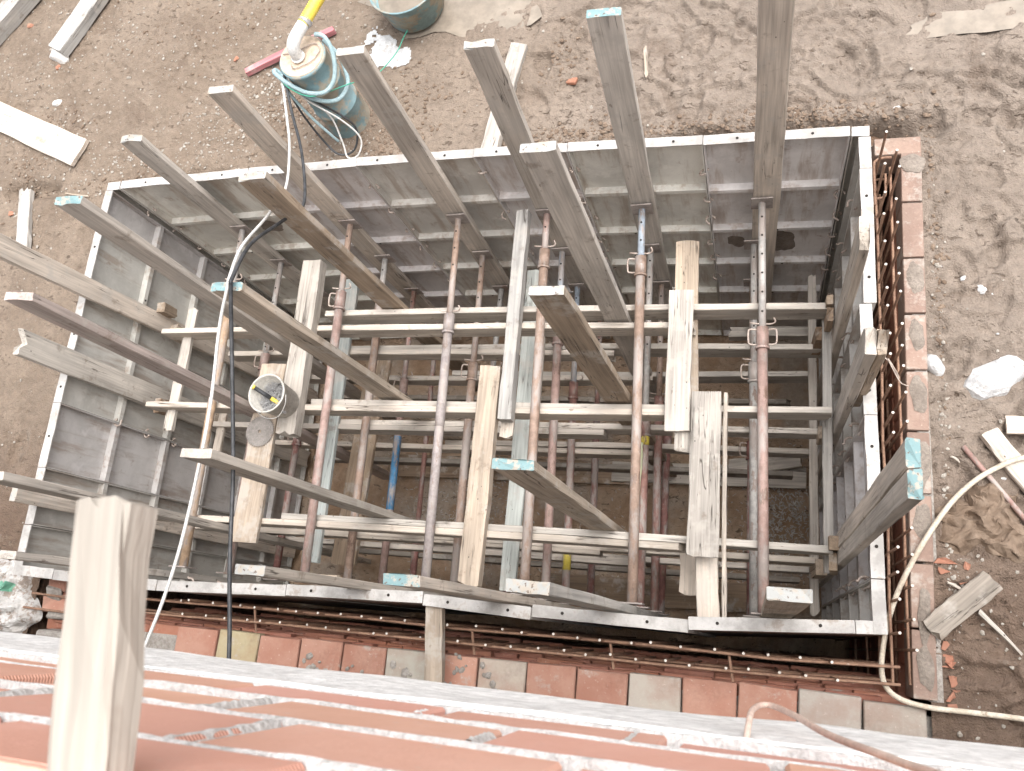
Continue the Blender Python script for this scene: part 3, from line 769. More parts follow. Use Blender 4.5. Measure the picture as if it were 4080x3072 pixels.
for i in range(6):
    pn = panel((FX_[i], FYo[i][0]), (FX_[i+1], FYo[i][1]), f'ribbed grey steel formwork panel of the muddy long wall, {["first", "second", "third", "fourth", "fifth", "sixth"][i]} from the rebar trench', 'formwork panels of the muddy long wall', HK[i], random.uniform(-.004, .004), tint=random.uniform(1.2, 1.34))
    if i == 0: wet_stain(pn, .30, -1.26, .085, .17, 3); wet_stain(pn, .575, -1.26, .065, .075, 4)
    if i == 5: wet_stain(pn, .28, -.98+.25, .10, .07, 5)
panel((4.648, 2.457), (4.561, 2.459), 'narrow steel corner strip of the form where the muddy long wall meets the trench rebar', 'formwork corner strips by the rebar', (-.6, -.85, -1.1, -1.35, -1.6), dep=.055, narrow=True)
panel((.101, 2.457), (.002, 2.453), 'narrow steel corner strip where the muddy long wall meets the bare panels', None, (), dep=.055, narrow=True)
RY = [.0, .23, .96, 1.503, 2.22, 2.40]
RXo = [(4.652, 4.648), (4.650, 4.640), (4.640, 4.632), (4.652, 4.652), (4.652, 4.650)]
RHK = [(-.15, -.35, -.6, -.85, -1.2), (-.3, -.55, -.9, -1.3, -1.6), (-.5, -.9, -1.4), (-.4, -.9, -1.3, -1.7), ()]
for i in range(5):
    panel((RXo[i][0], RY[i]), (RXo[i][1], RY[i+1]), f'steel formwork panel along the slanting rebar, {["fifth", "fourth", "third", "second", "first"][i]} from the muddy long wall', 'formwork panels beside the rebar trench', RHK[i], random.uniform(-.005, .005), tint=1.08, narrow=(i == 4))
LY = [2.395, 2.115, 1.50, .95, .55, .21, -.08]
LHK = [(-.35, -.7, -1.0), (), (-.5, -.8, -1.1, -1.4), (), (), ()]
for i in range(6):
    panel((random.uniform(-.006, .006), LY[i]), (random.uniform(-.006, .006), LY[i+1]), f'pale steel formwork panel of the bare end wall, {["first", "second", "third", "fourth", "fifth", "sixth"][i]} from the muddy long wall', 'formwork panels of the bare end wall', LHK[i], random.uniform(-.006, .006), tint=.9)
NP = [((.03, -.075), (.30, -.080)), ((.30, -.084), (1.0, -.092)), ((1.0, -.092), (1.79, -.060)), ((1.79, -.056), (2.55, -.036)), ((2.55, -.046), (3.10, -.068)), ((3.10, -.054), (3.83, -.064)), ((3.83, -.050), (4.53, -.006)), ((4.53, -.006), (4.65, .0))]
for i, (a, b) in enumerate(NP):
    panel(a, b, f'steel formwork panel facing the loose brick row, {["eighth", "seventh", "sixth", "fifth", "fourth", "third", "second", "first"][i]} from the rebar trench', 'formwork panels facing the brick row', (-.3, -.6) if i in (1, 2) else (), random.uniform(-.008, .008), tint=.95, narrow=(i in (0, 7)))

# ================================================================ steel props lying across the pit
HOLE2 = bpy.data.meshes.new('pin_hole_shade')
_v, _f = tube_vf([(0, 0, -.0225), (0, 0, .0225)], .0062, 8); HOLE2.from_pydata(_v, [], _f); HOLE2.materials.append(M['dark'])  # solid dark plug; its colour stands in for the shade of a hole
def prop(X, z, yf, yn, yc, ci, co, label, group, handle=1, dx=0.0, pinholes=5, dz=0.0, hside=-1, band=None):
    root = empty('steel_prop', label, 'steel prop', (X, yf, z), group)
    L = yf-yn
    root.rotation_euler = (math.atan2(-dz, L), 0, math.atan2(-dx, L) if dx else 0)
    c = yf-yc
    o = tube('inner_tube', [(0, -.008, 0), (0, -c*.5, 0), (0, -c-.02, 0)], .0205, 'steel', root, n=14, color=ci)
    o2 = tube('outer_tube', [(0, -c-.09, 0), (0, -(c+L)/2, 0), (0, -L+.008, 0)], .0275, 'steel', root, n=14, color=co)
    v, f = tube_vf([(0, -c+.0, 0), (0, -c-.115, 0)], .0335, 14); tube_vf([(0, -c-.112, 0), (0, -c-.125, 0)], .0385, 14, v, f)
    _sm(mk('collar', v, f, 'steel', root, color=tuple(q*.9 for q in co)))
    for s in ((hside,) if handle == 1 else (-1, 1)[:handle] if handle else ()):
        tube('handle', [(s*.03, -c-.015, .006), (s*.062, -c-.012, .01), (s*.074, -c-.025, .01), (s*.074, -c-.085, .01), (s*.062, -c-.1, .01), (s*.03, -c-.1, .006)], .0052, 'hook', root, n=6, sub=3)
    if band:
        y0_, y1_, bc = band
        tube('paint_band', [(0, y0_-yf, 0), (0, (y0_+y1_)/2-yf, 0), (0, y1_-yf, 0)], .0288, 'steel', root, n=14, color=bc)
    for y_, s in ((-.004, 1), (-L+.004, 1)):
        v, f = box_vf(-.06, .06, y_-.004, y_+.004, -.06, .06); mk('end_plate', v, f, 'steel', root, color=(.30, .26, .24))
    if pinholes:
        for k in range(pinholes):
            yk = -.10-.115*k
            if -yk > c-.05: break
            h = link('pin_hole_shade', HOLE2, 'dark', o); h.location = (0, yk, 0)
    tube('pin', [(-.065, -c+.03, .0), (-.05, -c+.022, .012), (0, -c+.022, .0), (.05, -c+.022, .0), (.068, -c+.03, .012), (.06, -c+.05, .02)], .0048, 'hook', root, n=6, sub=3)
    return root
RED = (.30, .165, .14); PINKR = (.355, .245, .215); GALV = (.40, .385, .37); RUST = (.33, .235, .185); ORG = (.44, .31, .21); LILAC = (.35, .31, .30); BLUE = (.06, .22, .42); BLUEG = (.33, .38, .44); DKRED = (.25, .12, .105); YEL = (.62, .50, .08)
ordn = ['sixth', 'fifth', 'fourth', 'third', 'second', 'first']
LEV = [-.525, -1.06, -1.66, -2.25]
#        X      yc    inner    outer   name
PROPS = [
 (0.705, 0, 1.95, GALV, ORG, 'orange-brown', 0, -.04), (0.69, 1, 1.62, GALV, PINKR, 'reddish', 1, -.02), (.70, 2, 1.2, RUST, DKRED, 'dark red', 1, 0),
 (1.525, 0, 1.86, RUST, PINKR, 'pink-red', 1, -.055), (1.54, 1, 2.0, GALV, RUST, 'greyish brown', 0, -.05), (1.52, 2, 1.62, RED, PINKR, 'blue-banded', 1, -.04), (1.5, 3, .62, RED, DKRED, 'dark red', 1, -.05),
 (2.285, 0, 1.69, RUST, LILAC, 'lilac-grey', 0, -.055), (2.28, 1, 1.55, RUST, RUST, 'rusty brown', 1, -.04), (2.24, 2, 1.7, GALV, RUST, 'brown', 0, .02), (2.30, 3, 1.5, RUST, DKRED, 'dark brown', 0, 0),
 (2.865, 0, 2.1, PINKR, RUST, 'pink-tipped', 0, -.05), (2.845, 1, 1.8, BLUEG, PINKR, 'pink', 0, -.06), (2.83, 2, 1.6, BLUEG, RED, 'red', 0, -.07), (2.9, 3, 1.6, RED, DKRED, 'dull red', 0, -.06),
 (3.45, 0, 2.03, BLUEG, RUST, 'blue-tipped brown', 1, -.05), (3.44, 1, 1.2, GALV, RED, 'galvanised-tipped red', 0, -.03), (3.45, 2, 1.5, RUST, RED, 'rusty red', 1, -.04), (3.47, 3, 1.4, RUST, DKRED, 'dark red', 0, 0),
 (4.135, 0, 1.58, GALV, PINKR, 'thick red', 2, -.02), (4.09, 1, 1.55, GALV, GALV, 'grey', 2, -.02), (4.08, 2, 1.2, RUST, DKRED, 'dark red', 1, -.01)]
colx = [.70, 1.53, 2.28, 2.86, 3.44, 4.11]; levn = ['uppermost', 'second', 'third', 'lowest']
for (X, lv, yc, ci, co, nm, hd, dx) in PROPS:
    c = int(np.argmin([abs(X-q) for q in colx]))
    prop(X, LEV[lv], 2.345, .055, yc, ci, co, f'{nm} steel prop, {levn[lv]} of its stack, {ordn[c]} stack from the rebar trench', 'steel props spanning the pit', hd, dx, 6 if c in (0, 4, 5) else 3, band={(1, 2): (1.17, .62, BLUE), (4, 1): (1.13, 1.02, YEL), (3, 2): (.50, .28, YEL), (2, 0): (1.12, .98, LILAC)}.get((c, lv)))

# ================================================================ timber
FARW = 'upright plank against the muddy long wall'
far_top = [(.66, .57), (1.49, .89), (2.30, 1.06), (2.91, 1.01), (3.49, 1.11), (4.18, 1.14)]
far_low = [.58, 1.43, 2.21, 2.82, 3.42, 4.13]
desc = ['split', 'speckled grey', 'weathered', 'smooth grey', 'pale-ended', 'tall cracked']
for i, ((xt, zt), xl) in enumerate(zip(far_top, far_low)):
    zb = -2.85; xb = xl + (xl-xt)/(zt+.7)*(-.7-zb)*.0 
    plank('upright_plank', f'{desc[i]} {FARW}, {ordn[i]} from the rebar trench', 'plank', (xt, 2.378, zt), (xb, 2.378, zb), .142, .042, (1, 0, 0), [GREY, GREY, GREY, GREY, GREY, GREY][i], (['white_end', 'white_end', 'white_end', 'white_end', 'teal_end', None][i], None), 'planks against the muddy long wall', seg=16, rag=.02 if i in (0, 5) else .006)
# planks standing along the three rows of struts
row = [('teal-ended', 1, 'at the strut nearest the muddy wall, beside the bare end wall', (1.085, 1.585, 1.245), (.93, 1.590, -2.9), .142, GREY, 'teal_end'),
       ('brown-faced', 1, 'at the strut nearest the muddy wall, beyond the nail bucket', (1.865, 1.785, 1.02), (1.90, 1.785, -2.9), .150, BROWN, 'white_end'),
       ('grey', 1, 'at the strut nearest the muddy wall, beside the whitewashed timber', (3.297, 1.681, 1.235), (3.345, 1.681, -2.9), .142, GREY, 'white_end'),
       ('red-edged', 1, 'crossing the middle strut towards the saw blade', (1.085, 1.062, 1.37), (.96, 1.062, -2.9), .140, PINK, None),
       ('teal-ended', 1, 'at the middle strut with two cables over its end', (1.92, 1.188, 1.115), (1.97, 1.188, -2.9), .150, TAN, 'teal_end'),
       ('mud-smeared', 1, 'at the middle strut with a pale sawn top', (3.31, 1.188, .985), (3.42, 1.188, -2.9), .150, BROWN, 'white_end'),
       ('long grey', 1, 'at the strut by the brick row, beside the bare end wall', (1.00, .315, 1.24), (.80, .315, -2.9), .140, GREY, None),
       ('whitewashed', 1, 'at the strut by the brick row, under the long cables', (1.95, .452, 1.14), (2.06, .452, -2.9), .140, PALE, None),
       ('teal-topped', 1, 'at the strut by the brick row with a bare brown face', (3.28, .452, 1.145), (3.36, .452, -2.9), .152, TAN, 'teal_end')]
for (d_, r_, n_, a, b, w_, c, e) in row:
    plank('upright_plank', f'{d_} upright plank {n_}', 'plank', a, b, w_, .040, (1, 0, 0), c, (e, None), 'planks standing among the struts', seg=18, rag=.022 if e is None else .008)
# soldiers at the two ends of each row
for (d_, a, b, w_, wd, c, e, tp) in (
      ('long grey upright plank on the bare end wall meeting the strut nearest the muddy wall', (.092, 1.655, .80), (.092, 1.79, -2.9), .125, (0, 1, 0), GREY, None, None),
      ('jagged pale upright plank on the bare end wall meeting the middle strut', (.092, 1.195, .47), (.092, 1.20, -2.9), .155, (0, 1, 0), PALE, None, None),
      ('short grey upright plank on the bare end wall meeting the strut by the brick row', (.092, .385, .21), (.092, .36, -2.9), .13, (0, 1, 0), GREY, 'white_end', None),
      ('splintered upright plank on the rebar side meeting the strut nearest the muddy wall', (4.535, 1.575, .62), (4.535, 1.58, -2.9), .14, (0, 1, 0), PALE, None, None),
      ('broken double upright plank on the rebar side meeting the middle strut', (4.535, 1.08, .70), (4.535, 1.12, -2.9), .12, (0, 1, 0), GREY, None, None),
      ('ragged teal-ended plank over the rebar trench, half away from the brick row', (4.530, .455, 1.50), (4.530, .452, -2.9), .083, (0, 1, 0), GREY, 'teal_end', None),
      ('ragged teal-ended plank over the rebar trench, half next to the brick row', (4.528, .364, 1.525), (4.530, .366, -2.9), .078, (0, 1, 0), GREY, 'teal_end', None)):
    plank('upright_plank', d_, 'plank', a, b, w_, .040, wd, c, (e, None), 'planks at the ends of the struts', seg=16, rag=.055 if e is None else .008)
plank('upright_plank', 'torn outer half of the broken upright plank on the rebar side', 'plank', (4.578, 1.075, .74), (4.578, 1.11, -.25), .10, .036, (0, 1, 0), TAN, None, 'planks at the ends of the struts', rag=.09, seg=10)
# soldiers inside the wall that faces the brick row: only their tops rise above the panels
for k, (x, zt, y, c, e, d_) in enumerate(((2.19, 1.00, .019, PALE, 'white_end', 'pale-tipped'), (2.93, 1.20, .019, GREY, 'teal_end', 'teal-tipped'), (3.44, 1.40, .020, WHITE, 'white_end', 'crumbly white-tipped'), (.60, .66, .012, GREY, None, 'plain grey'))):
    plank('upright_plank', f'{d_} upright plank rising above the panels that face the brick row', 'plank', (x, y, zt), (x+.03, y+.006, -2.9), .14, .040, (1, 0, 0), c, (e, None), 'planks behind the brick-row panels', seg=14, rag=.012)
plank('upright_plank', 'short split plank with a red-brown face by the form corner', 'plank', (4.222, .075, 1.05), (4.205, .072, -2.9), .14, .045, (1, 0, 0), TAN, ('white_end', None), 'planks behind the brick-row panels', rag=.01)

# ---- struts: boards on edge from end wall to end wall, two overlapping per row and level
rows = [(1.625, 1.735, 'nearest the muddy wall'), (1.105, 1.139, 'of the middle row'), (.362, .412, 'nearest the brick row')]
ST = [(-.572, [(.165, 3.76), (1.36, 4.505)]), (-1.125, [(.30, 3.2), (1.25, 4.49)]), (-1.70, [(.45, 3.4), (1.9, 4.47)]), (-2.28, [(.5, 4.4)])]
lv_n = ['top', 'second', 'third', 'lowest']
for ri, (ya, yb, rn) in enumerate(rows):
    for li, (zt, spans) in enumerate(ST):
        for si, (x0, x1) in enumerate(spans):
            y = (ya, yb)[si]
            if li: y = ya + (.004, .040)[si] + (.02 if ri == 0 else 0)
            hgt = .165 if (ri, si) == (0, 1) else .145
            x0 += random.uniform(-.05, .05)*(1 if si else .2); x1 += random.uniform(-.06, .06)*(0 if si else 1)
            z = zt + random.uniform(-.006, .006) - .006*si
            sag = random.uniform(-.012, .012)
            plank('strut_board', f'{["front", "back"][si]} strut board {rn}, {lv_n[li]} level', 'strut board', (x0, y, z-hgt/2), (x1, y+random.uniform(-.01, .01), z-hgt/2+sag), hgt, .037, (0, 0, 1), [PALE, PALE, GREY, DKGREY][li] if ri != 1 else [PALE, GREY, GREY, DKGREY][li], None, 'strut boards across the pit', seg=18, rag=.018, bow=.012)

# ---- cleats and wedges where struts meet the end planks
CL = [(.14, 1.685, -.80, .17, .05, .10, 'wooden cleat under the strut nearest the muddy wall, at the bare end wall'), (.14, 1.135, -.80, .17, .05, .10, 'wooden cleat under the middle strut, at the bare end wall'),
      (.15, 1.79, -.62, .16, .06, .07, 'brown block above the strut nearest the muddy wall'), (.16, 1.215, -1.32, .11, .09, .10, 'reddish block under the middle strut by the bare end wall'),
      (4.492, 1.65, -.60, .19, .035, .07, 'orange wedge driven behind the strut nearest the muddy wall, rebar side'), (4.492, 1.74, -.62, .2, .035, .05, 'second wedge behind the strut nearest the muddy wall, rebar side'),
      (4.49, .43, -.58, .16, .05, .07, 'chipped wedge on the strut nearest the brick row, rebar side'), (4.488, .345, -.66, .18, .04, .09, 'split wedge beside the strut nearest the brick row, rebar side'),
      (4.47, .36, -1.2, .2, .06, .09, 'grey wedge at the second level nearest the brick row, rebar side'), (4.48, 1.12, -1.12, .22, .05, .07, 'grey wedge at the second level of the middle row, rebar side'), (4.47, 1.70, -1.1, .3, .05, .08, 'grey wedge at the second level nearest the muddy wall, rebar side')]
for (x, y, z, h, tx, ty, lb) in CL:
    plank('wood_wedge', lb, 'wood block', (x, y, z+h/2), (x+random.uniform(-.02, .02), y+random.uniform(-.01, .01), z-h/2), ty, tx, (0, 1, 0), random.choice([BROWN, TAN, STAIN]), None, 'blocks and wedges at the strut ends', seg=3, rag=.02)

# ---- boards lying across the struts
def yboard(name, label, cat, x0, y0, x1, y1, z, w_, t_, c, **k):
    return plank(name, label, cat, (x0, y0, z-t_/2), (x1, y1, z-t_/2), w_, t_, (1, 0, 0), c, **k)
yboard('timber', 'thick flaking grey timber under the nail bucket', 'timber', 1.305, 2.08, 1.315, .90, -.49, .135, .085, PALE, rag=.012, seg=12)
yboard('plank', 'brown plank carrying the round saw blade', 'plank', 1.125, 1.38, 1.125, .23, -.530, .178, .032, TAN, rag=.008, seg=12)
yboard('plank', 'long greenish grey plank low under the pink-red prop', 'plank', 1.27, 2.21, 1.28, .17, -1.09, .125, .036, GREEN, rag=.008, seg=12)
yboard('timber', 'square whitewashed timber laid across the two struts by the muddy wall', 'timber', 2.72, 2.36, 2.725, 1.02, -.475, .078, .078, WHITE, rag=.008, seg=14)
yboard('timber', 'light grey offcut under the end of the whitewashed timber', 'timber', 2.715, 1.12, 2.715, .93, -.572, .078, .03, PALE, rag=.02, seg=4)
yboard('timber', 'ragged yellow-brown timber laid towards the brick row', 'timber', 2.605, 1.36, 2.60, .075, -.495, .125, .07, TAN, rag=.035, seg=14)
yboard('plank', 'long pale green plank low beneath the whitewashed timber', 'plank', 2.655, 2.23, 2.655, .09, -1.085, .105, .036, GREEN, rag=.008, seg=14)
yboard('plank', 'narrow grey batten beside the long pale green plank', 'plank', 2.735, 2.0, 2.752, .13, -1.10, .045, .03, GREY, rag=.01, seg=10)
yboard('plank', 'clean pale plank with square ends on the middle strut', 'plank', 3.70, 1.81, 3.70, .98, -.505, .136, .026, WHITE, rag=.004, seg=8)
yboard('plank', 'clean pale cracked plank reaching the strut by the brick row', 'plank', 3.852, 1.20, 3.852, .315, -.475, .158, .026, WHITE, rag=.005, seg=8)
yboard('plank', 'jagged offcut sticking out under the clean pale plank', 'plank', 3.74, 1.2, 3.74, .86, -.545, .10, .022, PALE, rag=.05, seg=4)
yboard('plank', 'brown plank stained with cement lying low by the muddy wall', 'plank', 3.70, 2.24, 3.725, 1.0, -.755, .138, .03, TAN, rag=.006, seg=10)
yboard('plank', 'cement-spotted grey plank running under the panels that face the brick row', 'plank', 3.865, .42, 3.885, .01, -.60, .115, .028, GREY, rag=.012, seg=6)
yboard('plank', 'thin straight batten edge-on beside the cement-spotted plank', 'plank', 3.952, 1.22, 3.965, .01, -.56, .022, .07, PALE, rag=.004, seg=10)
yboard('plank', 'short grey board hanging near the cement-spotted plank', 'plank', 3.765, .42, 3.765, .14, -.92, .125, .026, GREY, rag=.01, seg=4)
yboard('plank', 'wide dark brown plank deep under the pink-red prop', 'plank', 1.30, 1.88, 1.225, .20, -1.67, .19, .04, BROWN, rag=.015, seg=10)
yboard('batten', 'narrow batten linking two struts beside the bare end wall', 'batten', .325, 1.83, .315, .94, -.655, .072, .03, PALE, rag=.012, seg=8)
yboard('batten', 'second narrow batten by the bare end wall near the brick row', 'batten', .36, 1.30, .36, .9, -1.15, .06, .03, GREY, rag=.012, seg=5)
yboard('batten', 'long pale batten running beside the rebar-side planks', 'batten', 4.492, 1.70, 4.482, .29, -.735, .048, .06, WHITE, rag=.02, seg=12)
yboard('batten', 'lower grey batten running beside the rebar-side panels', 'batten', 4.46, 2.3, 4.455, .1, -1.45, .05, .06, GREY, rag=.02, seg=12)
yboard('batten', 'pale yellow-green splintered lath on the red prop', 'batten', 3.425, 1.03, 3.435, .52, -1.005, .060, .022, (.56, .58, .36), rag=.01, seg=6, taper=.25)
plank('batten', 'brown spacer batten from the steel panels to the loose brick row', 'batten', (2.595, -.03, -.045), (2.635, -.46, -.055), .088, .05, (1, 0, 0), TAN, rag=.008, seg=6)
plank('batten', 'small offcut lying along the panels that face the brick row', 'batten', (1.72, .045, -.03), (2.06, .04, -.035), .05, .045, (0, 1, 0), TAN, rag=.01, seg=4)
plank('board', 'broad grey board lying flat on the pit floor along the struts', 'board', (.9, 1.19, -2.94), (3.3, 1.20, -2.94), .2, .03, (0, 1, 0), STAIN, rag=.01)
plank('board', 'white-stained board lying flat on the pit floor towards the rebar side', 'board', (2.95, 1.20, -2.905), (4.5, 1.20, -2.91), .17, .03, (0, 1, 0), PALE, rag=.01)
plank('board', 'tilted offcut on the white-stained floor board', 'board', (3.9, 1.26, -2.86), (4.45, 1.33, -2.80), .12, .025, (0, 1, 0), PALE, rag=.01)
plank('board', 'pale board wedged against the muddy long wall low down', 'board', (3.92, 2.03, -1.86), (4.5, 2.03, -1.86), .07, .09, (0, 1, 0), PALE, rag=.01)
plank('board', 'dark brown board on the pit floor below the ragged timber', 'board', (.9, .55, -2.95), (2.6, .62, -2.95), .2, .03, (0, 1, 0), STAIN, rag=.01)
plank('board', 'dark brown board on the pit floor beside the brick-row panels', 'board', (2.4, .22, -2.95), (4.4, .26, -2.95), .22, .03, (0, 1, 0), STAIN, rag=.01)

# ================================================================ bucket of nails, hammer, saw blade
bk = empty('bucket', 'grey plastic bucket of nails standing on the flaking timber', 'bucket', (1.29, 1.10, -.488))
n = 32; v = []; f = []
prof = [(.0, .0), (.088, .0), (.094, .006), (.114, .215), (.122, .218), (.122, .228), (.114, .23), (.110, .222), (.090, .012), (.0, .012)]
for r_, z in prof:
    for k in range(n):
        a = 2*math.pi*k/n; v.append((r_*math.cos(a), r_*math.sin(a), z))
for j in range(len(prof)-1):
    for k in range(n): f.append((j*n+k, j*n+(k+1) % n, (j+1)*n+(k+1) % n, (j+1)*n+k))
_sm(mk('bucket_body', v, f, 'bucket', bk))
tube('bail_handle', [(-.120, .03, .20), (-.135, -.02, .16), (-.11, -.085, .13), (-.04, -.128, .125), (.05, -.122, .14), (.11, -.06, .18), (.121, .0, .205)], .0028, 'white_cable', bk, n=6, sub=5)
# loose nails: too many to count, one heap
v = []; f = []
for k in range(420):
    a = random.uniform(0, 6.28); rr = .098*math.sqrt(random.random())*.98; z = .085 + .05*random.random() + .02*(rr/.09)
    c = Vector((rr*math.cos(a), rr*math.sin(a), z)); d = Vector((random.uniform(-1, 1), random.uniform(-1, 1), random.uniform(-.35, .35))).normalized()*random.uniform(.02, .036)
    p, q = c-d, c+d
    for w_ in (p, q):
        rad = math.hypot(w_.x, w_.y)
        if rad > .098: w_.x *= .098/rad; w_.y *= .098/rad
    tube_vf([p, q], .0016, 4, v, f)
tag(mk('nails', v, f, 'nail', bk), kind='stuff')
_v, _f = tube_vf([(0, 0, .06), (0, 0, .085)], [.095, .098], 20); mk('nail_heap_core', _v, _f, 'dark', bk)
hm = empty('hammer', 'black and yellow handled hammer stuck in the nail bucket', 'hammer', (1.33, 1.07, -.37))
tube('grip', [(-.122, .062, .115), (-.045, .018, .045)], [.0125, .0135], 'black', hm, n=10)
tube('grip_end', [(-.132, .068, .124), (-.122, .062, .115)], [.0125, .0135], 'yellow', hm, n=10)
tube('shaft', [(-.044, .0175, .044), (.02, -.02, -.005)], .012, 'yellow', hm, n=10)
v, f = box_vf(.0, .03, -.06, .02, -.03, .0); mk('hammer_head', v, f, 'nail', hm)
v = []; f = []; nt_ = 44
v.append((0, 0, .0015)); 
ringpts = []
for k in range(nt_):
    a = 2*math.pi*k/nt_
    for da, r_ in ((0, .094), (.06, .105), (.085, .094)):
        ringpts.append((r_*math.cos(a+da), r_*math.sin(a+da)))
for z in (.0015, -.0015):
    for x, y in ringpts: v.append((x, y, z))
for r_, z in ((.011, .0015), (.011, -.0015)):
    for k in range(len(ringpts)):
        a = 2*math.pi*k/len(ringpts); v.append((r_*math.cos(a), r_*math.sin(a), z))
m2 = len(ringpts); b1, b2, b3, b4 = 1, 1+m2, 1+2*m2, 1+3*m2
for k in range(m2):
    k2 = (k+1) % m2
    f += [(b1+k, b1+k2, b3+k2, b3+k), (b2+k2, b2+k, b4+k, b4+k2), (b1+k2, b1+k, b2+k, b2+k2), (b3+k, b3+k2, b4+k2, b4+k)]
v = v[1:]; f = [tuple(i-1 for i in q) for q in f]
o = mk('saw_blade', v, f, 'blade'); o.location = (1.115, .925, -.526); tag(o, 'round toothed saw blade lying on the brown plank', 'saw blade')

# ================================================================ drum with pipe, rope and cables
dr = empty('drum', 'tall worn teal and beige drum standing in the mud with a board lid', 'drum', (1.55, 2.97, GZ-.05))
prof = [(.150, -.05), (.148, .0), (.145, .2), (.150, .205), (.150, .215), (.144, .22), (.142, .42), (.146, .425), (.146, .435), (.141, .44), (.142, .60), (.147, .605), (.147, .625), (.139, .627)]
v = []; f = []; n = 36
for r_, z in prof:
    for k in range(n):
        a = 2*math.pi*k/n; v.append((r_*math.cos(a), r_*math.sin(a), z))
for j in range(len(prof)-1):
    for k in range(n): f.append((j*n+k, j*n+(k+1) % n, (j+1)*n+(k+1) % n, (j+1)*n+k))
_sm(mk('drum_body', v, f, 'drum', dr))
v, f = tube_vf([(0, 0, .612), (0, 0, .634)], .138, 32); _sm(mk('lid', v, f, 'lid', dr))
tube('lid_wire', [(-.12, .02, .642), (-.02, .03, .645), (.08, .07, .645), (.12, .02, .645), (.08, -.05, .645), (-.02, -.09, .645), (-.05, -.06, .645)], .0035, 'hook', dr, n=6, sub=5)
pe = empty('pipe_elbow', 'white plastic pipe elbow on the drum lid', 'pipe', (1.54, 2.97, .36))
_p = [(0, -.015, .0), (0, -.012, .05), (.004, .0, .085), (.018, .03, .105), (.04, .07, .115), (.065, .12, .118)]
tube('elbow_body', _p, [.036, .036, .038, .038, .036, .036], 'white_pvc', pe, n=18, sub=4)
tube('rim', [(0, -.015, .012), (0, -.015, .024)], .043, 'white_pvc', pe, n=18)
_a = Vector((.065, .12, .118)); _b = Vector((.62, 1.15, .05)); pts = []; rad = []
for k in range(180):
    t = k/179; p = _a.lerp(_b, t); p.z += .06*math.sin(math.pi*t); pts.append(p); rad.append(.034 + (.0035 if k % 2 else -.001))
yh = empty('drain_hose', 'yellow corrugated hose leading off from the white elbow', 'hose', (1.54, 2.97, .36))
tube('hose_body', pts, rad, 'yellow', yh, n=16)
tube('hose_clamp', [_a.lerp(_b, .004), _a.lerp(_b, .03)], .0395, 'nail', yh, n=18)
# blue rope looped round the drum and over its side
cx_, cy_ = 1.55, 2.97
def ring(a, r_, z): return (cx_+r_*math.cos(R(a)), cy_+r_*math.sin(R(a)), z)
rp = [(1.64, 3.08, .40), (1.70, 3.06, .39), (1.735, 2.99, .33), (1.72, 2.89, .25), (1.66, 2.82, .22), (1.56, 2.80, .25), (1.46, 2.83, .31), (1.385, 2.88, .345), (1.375, 2.91, .34), (1.40, 2.90, .31), (1.47, 2.83, .27), (1.58, 2.80, .18), (1.68, 2.83, .12), (1.735, 2.92, .12), (1.73, 3.0, .16), (1.70, 3.07, .22), (1.62, 3.14, .28)]
tube('rope', rp, .0135, 'rope', n=8, sub=8); tag(bpy.data.objects['rope'], 'thick pale blue rope looped round the worn drum', 'rope')
tube('rope_tail', [(1.39, 2.895, .32), (1.41, 2.84, .22), (1.47, 2.78, .08), (1.54, 2.735, -.05), (1.575, 2.72, -.14)], .009, 'rope', bpy.data.objects['rope'], n=8, sub=6)
tube('cord', [(1.40, 2.86, .33), (1.46, 2.81, .30), (1.54, 2.785, .25), (1.62, 2.80, .22), (1.76, 2.92, .14), (1.80, 3.10, -.05), (1.84, 3.40, GZ+.0), (1.90, 3.55, GZ+.01), (2.03, 3.80, GZ)], .0035, 'green', n=6, sub=6); tag(bpy.data.objects['cord'], 'thin green cord trailing from the drum rope across the mud', 'cord')
# slack loops hanging against the drum
tube('cable', [(1.41, 2.87, .30), (1.42, 2.80, .10), (1.47, 2.73, -.10), (1.56, 2.66, -.19), (1.66, 2.69, -.20), (1.70, 2.78, -.12), (1.66, 2.80, .0), (1.54, 2.81, .18), (1.42, 2.86, .28)], .0065, 'black', n=8, sub=6); tag(bpy.data.objects['cable'], 'black cable hanging in a slack loop on the drum', 'cable')
o = tube('cable', [(1.42, 2.86, .30), (1.52, 2.80, .18), (1.66, 2.765, .02), (1.735, 2.72, -.12), (1.70, 2.645, -.19), (1.63, 2.63, -.19), (1.615, 2.70, -.12), (1.60, 2.78, .05), (1.50, 2.81, .2), (1.43, 2.85, .29)], .0055, 'white_cable', n=8, sub=6); tag(o, 'white cable hanging in a slack loop on the drum', 'cable')
# the two long cables over the plank end and on to the building
o = tube('cable', [(1.405, 2.88, .31), (1.47, 2.62, .28), (1.58, 2.36, .36), (1.70, 2.02, .50), (1.78, 1.74, .72), (1.87, 1.44, .99), (1.945, 1.225, 1.132), (1.945, 1.17, 1.134), (1.88, 1.02, 1.05), (1.84, .72, .96), (1.82, .42, .93), (1.80, .05, .93), (1.76, -.25, .95), (1.70, -.58, 1.0)], .0075, 'white_cable', n=8, sub=7)
tag(o, 'long white cable running from the drum over a teal plank end to the building', 'cable')
o = tube('cable', [(1.42, 2.89, .31), (1.49, 2.66, .27), (1.62, 2.36, .29), (1.76, 1.98, .40), (1.83, 1.74, .66), (1.90, 1.46, .97), (1.962, 1.225, 1.134), (1.963, 1.165, 1.133), (1.93, .98, 1.02), (1.94, .70, .94), (1.97, .40, .89), (2.02, .05, .88), (2.10, -.28, .9), (2.18, -.6, .95)], .009, 'black', n=8, sub=7)
tag(o, 'long black cable running from the drum over a teal plank end to the building', 'cable')
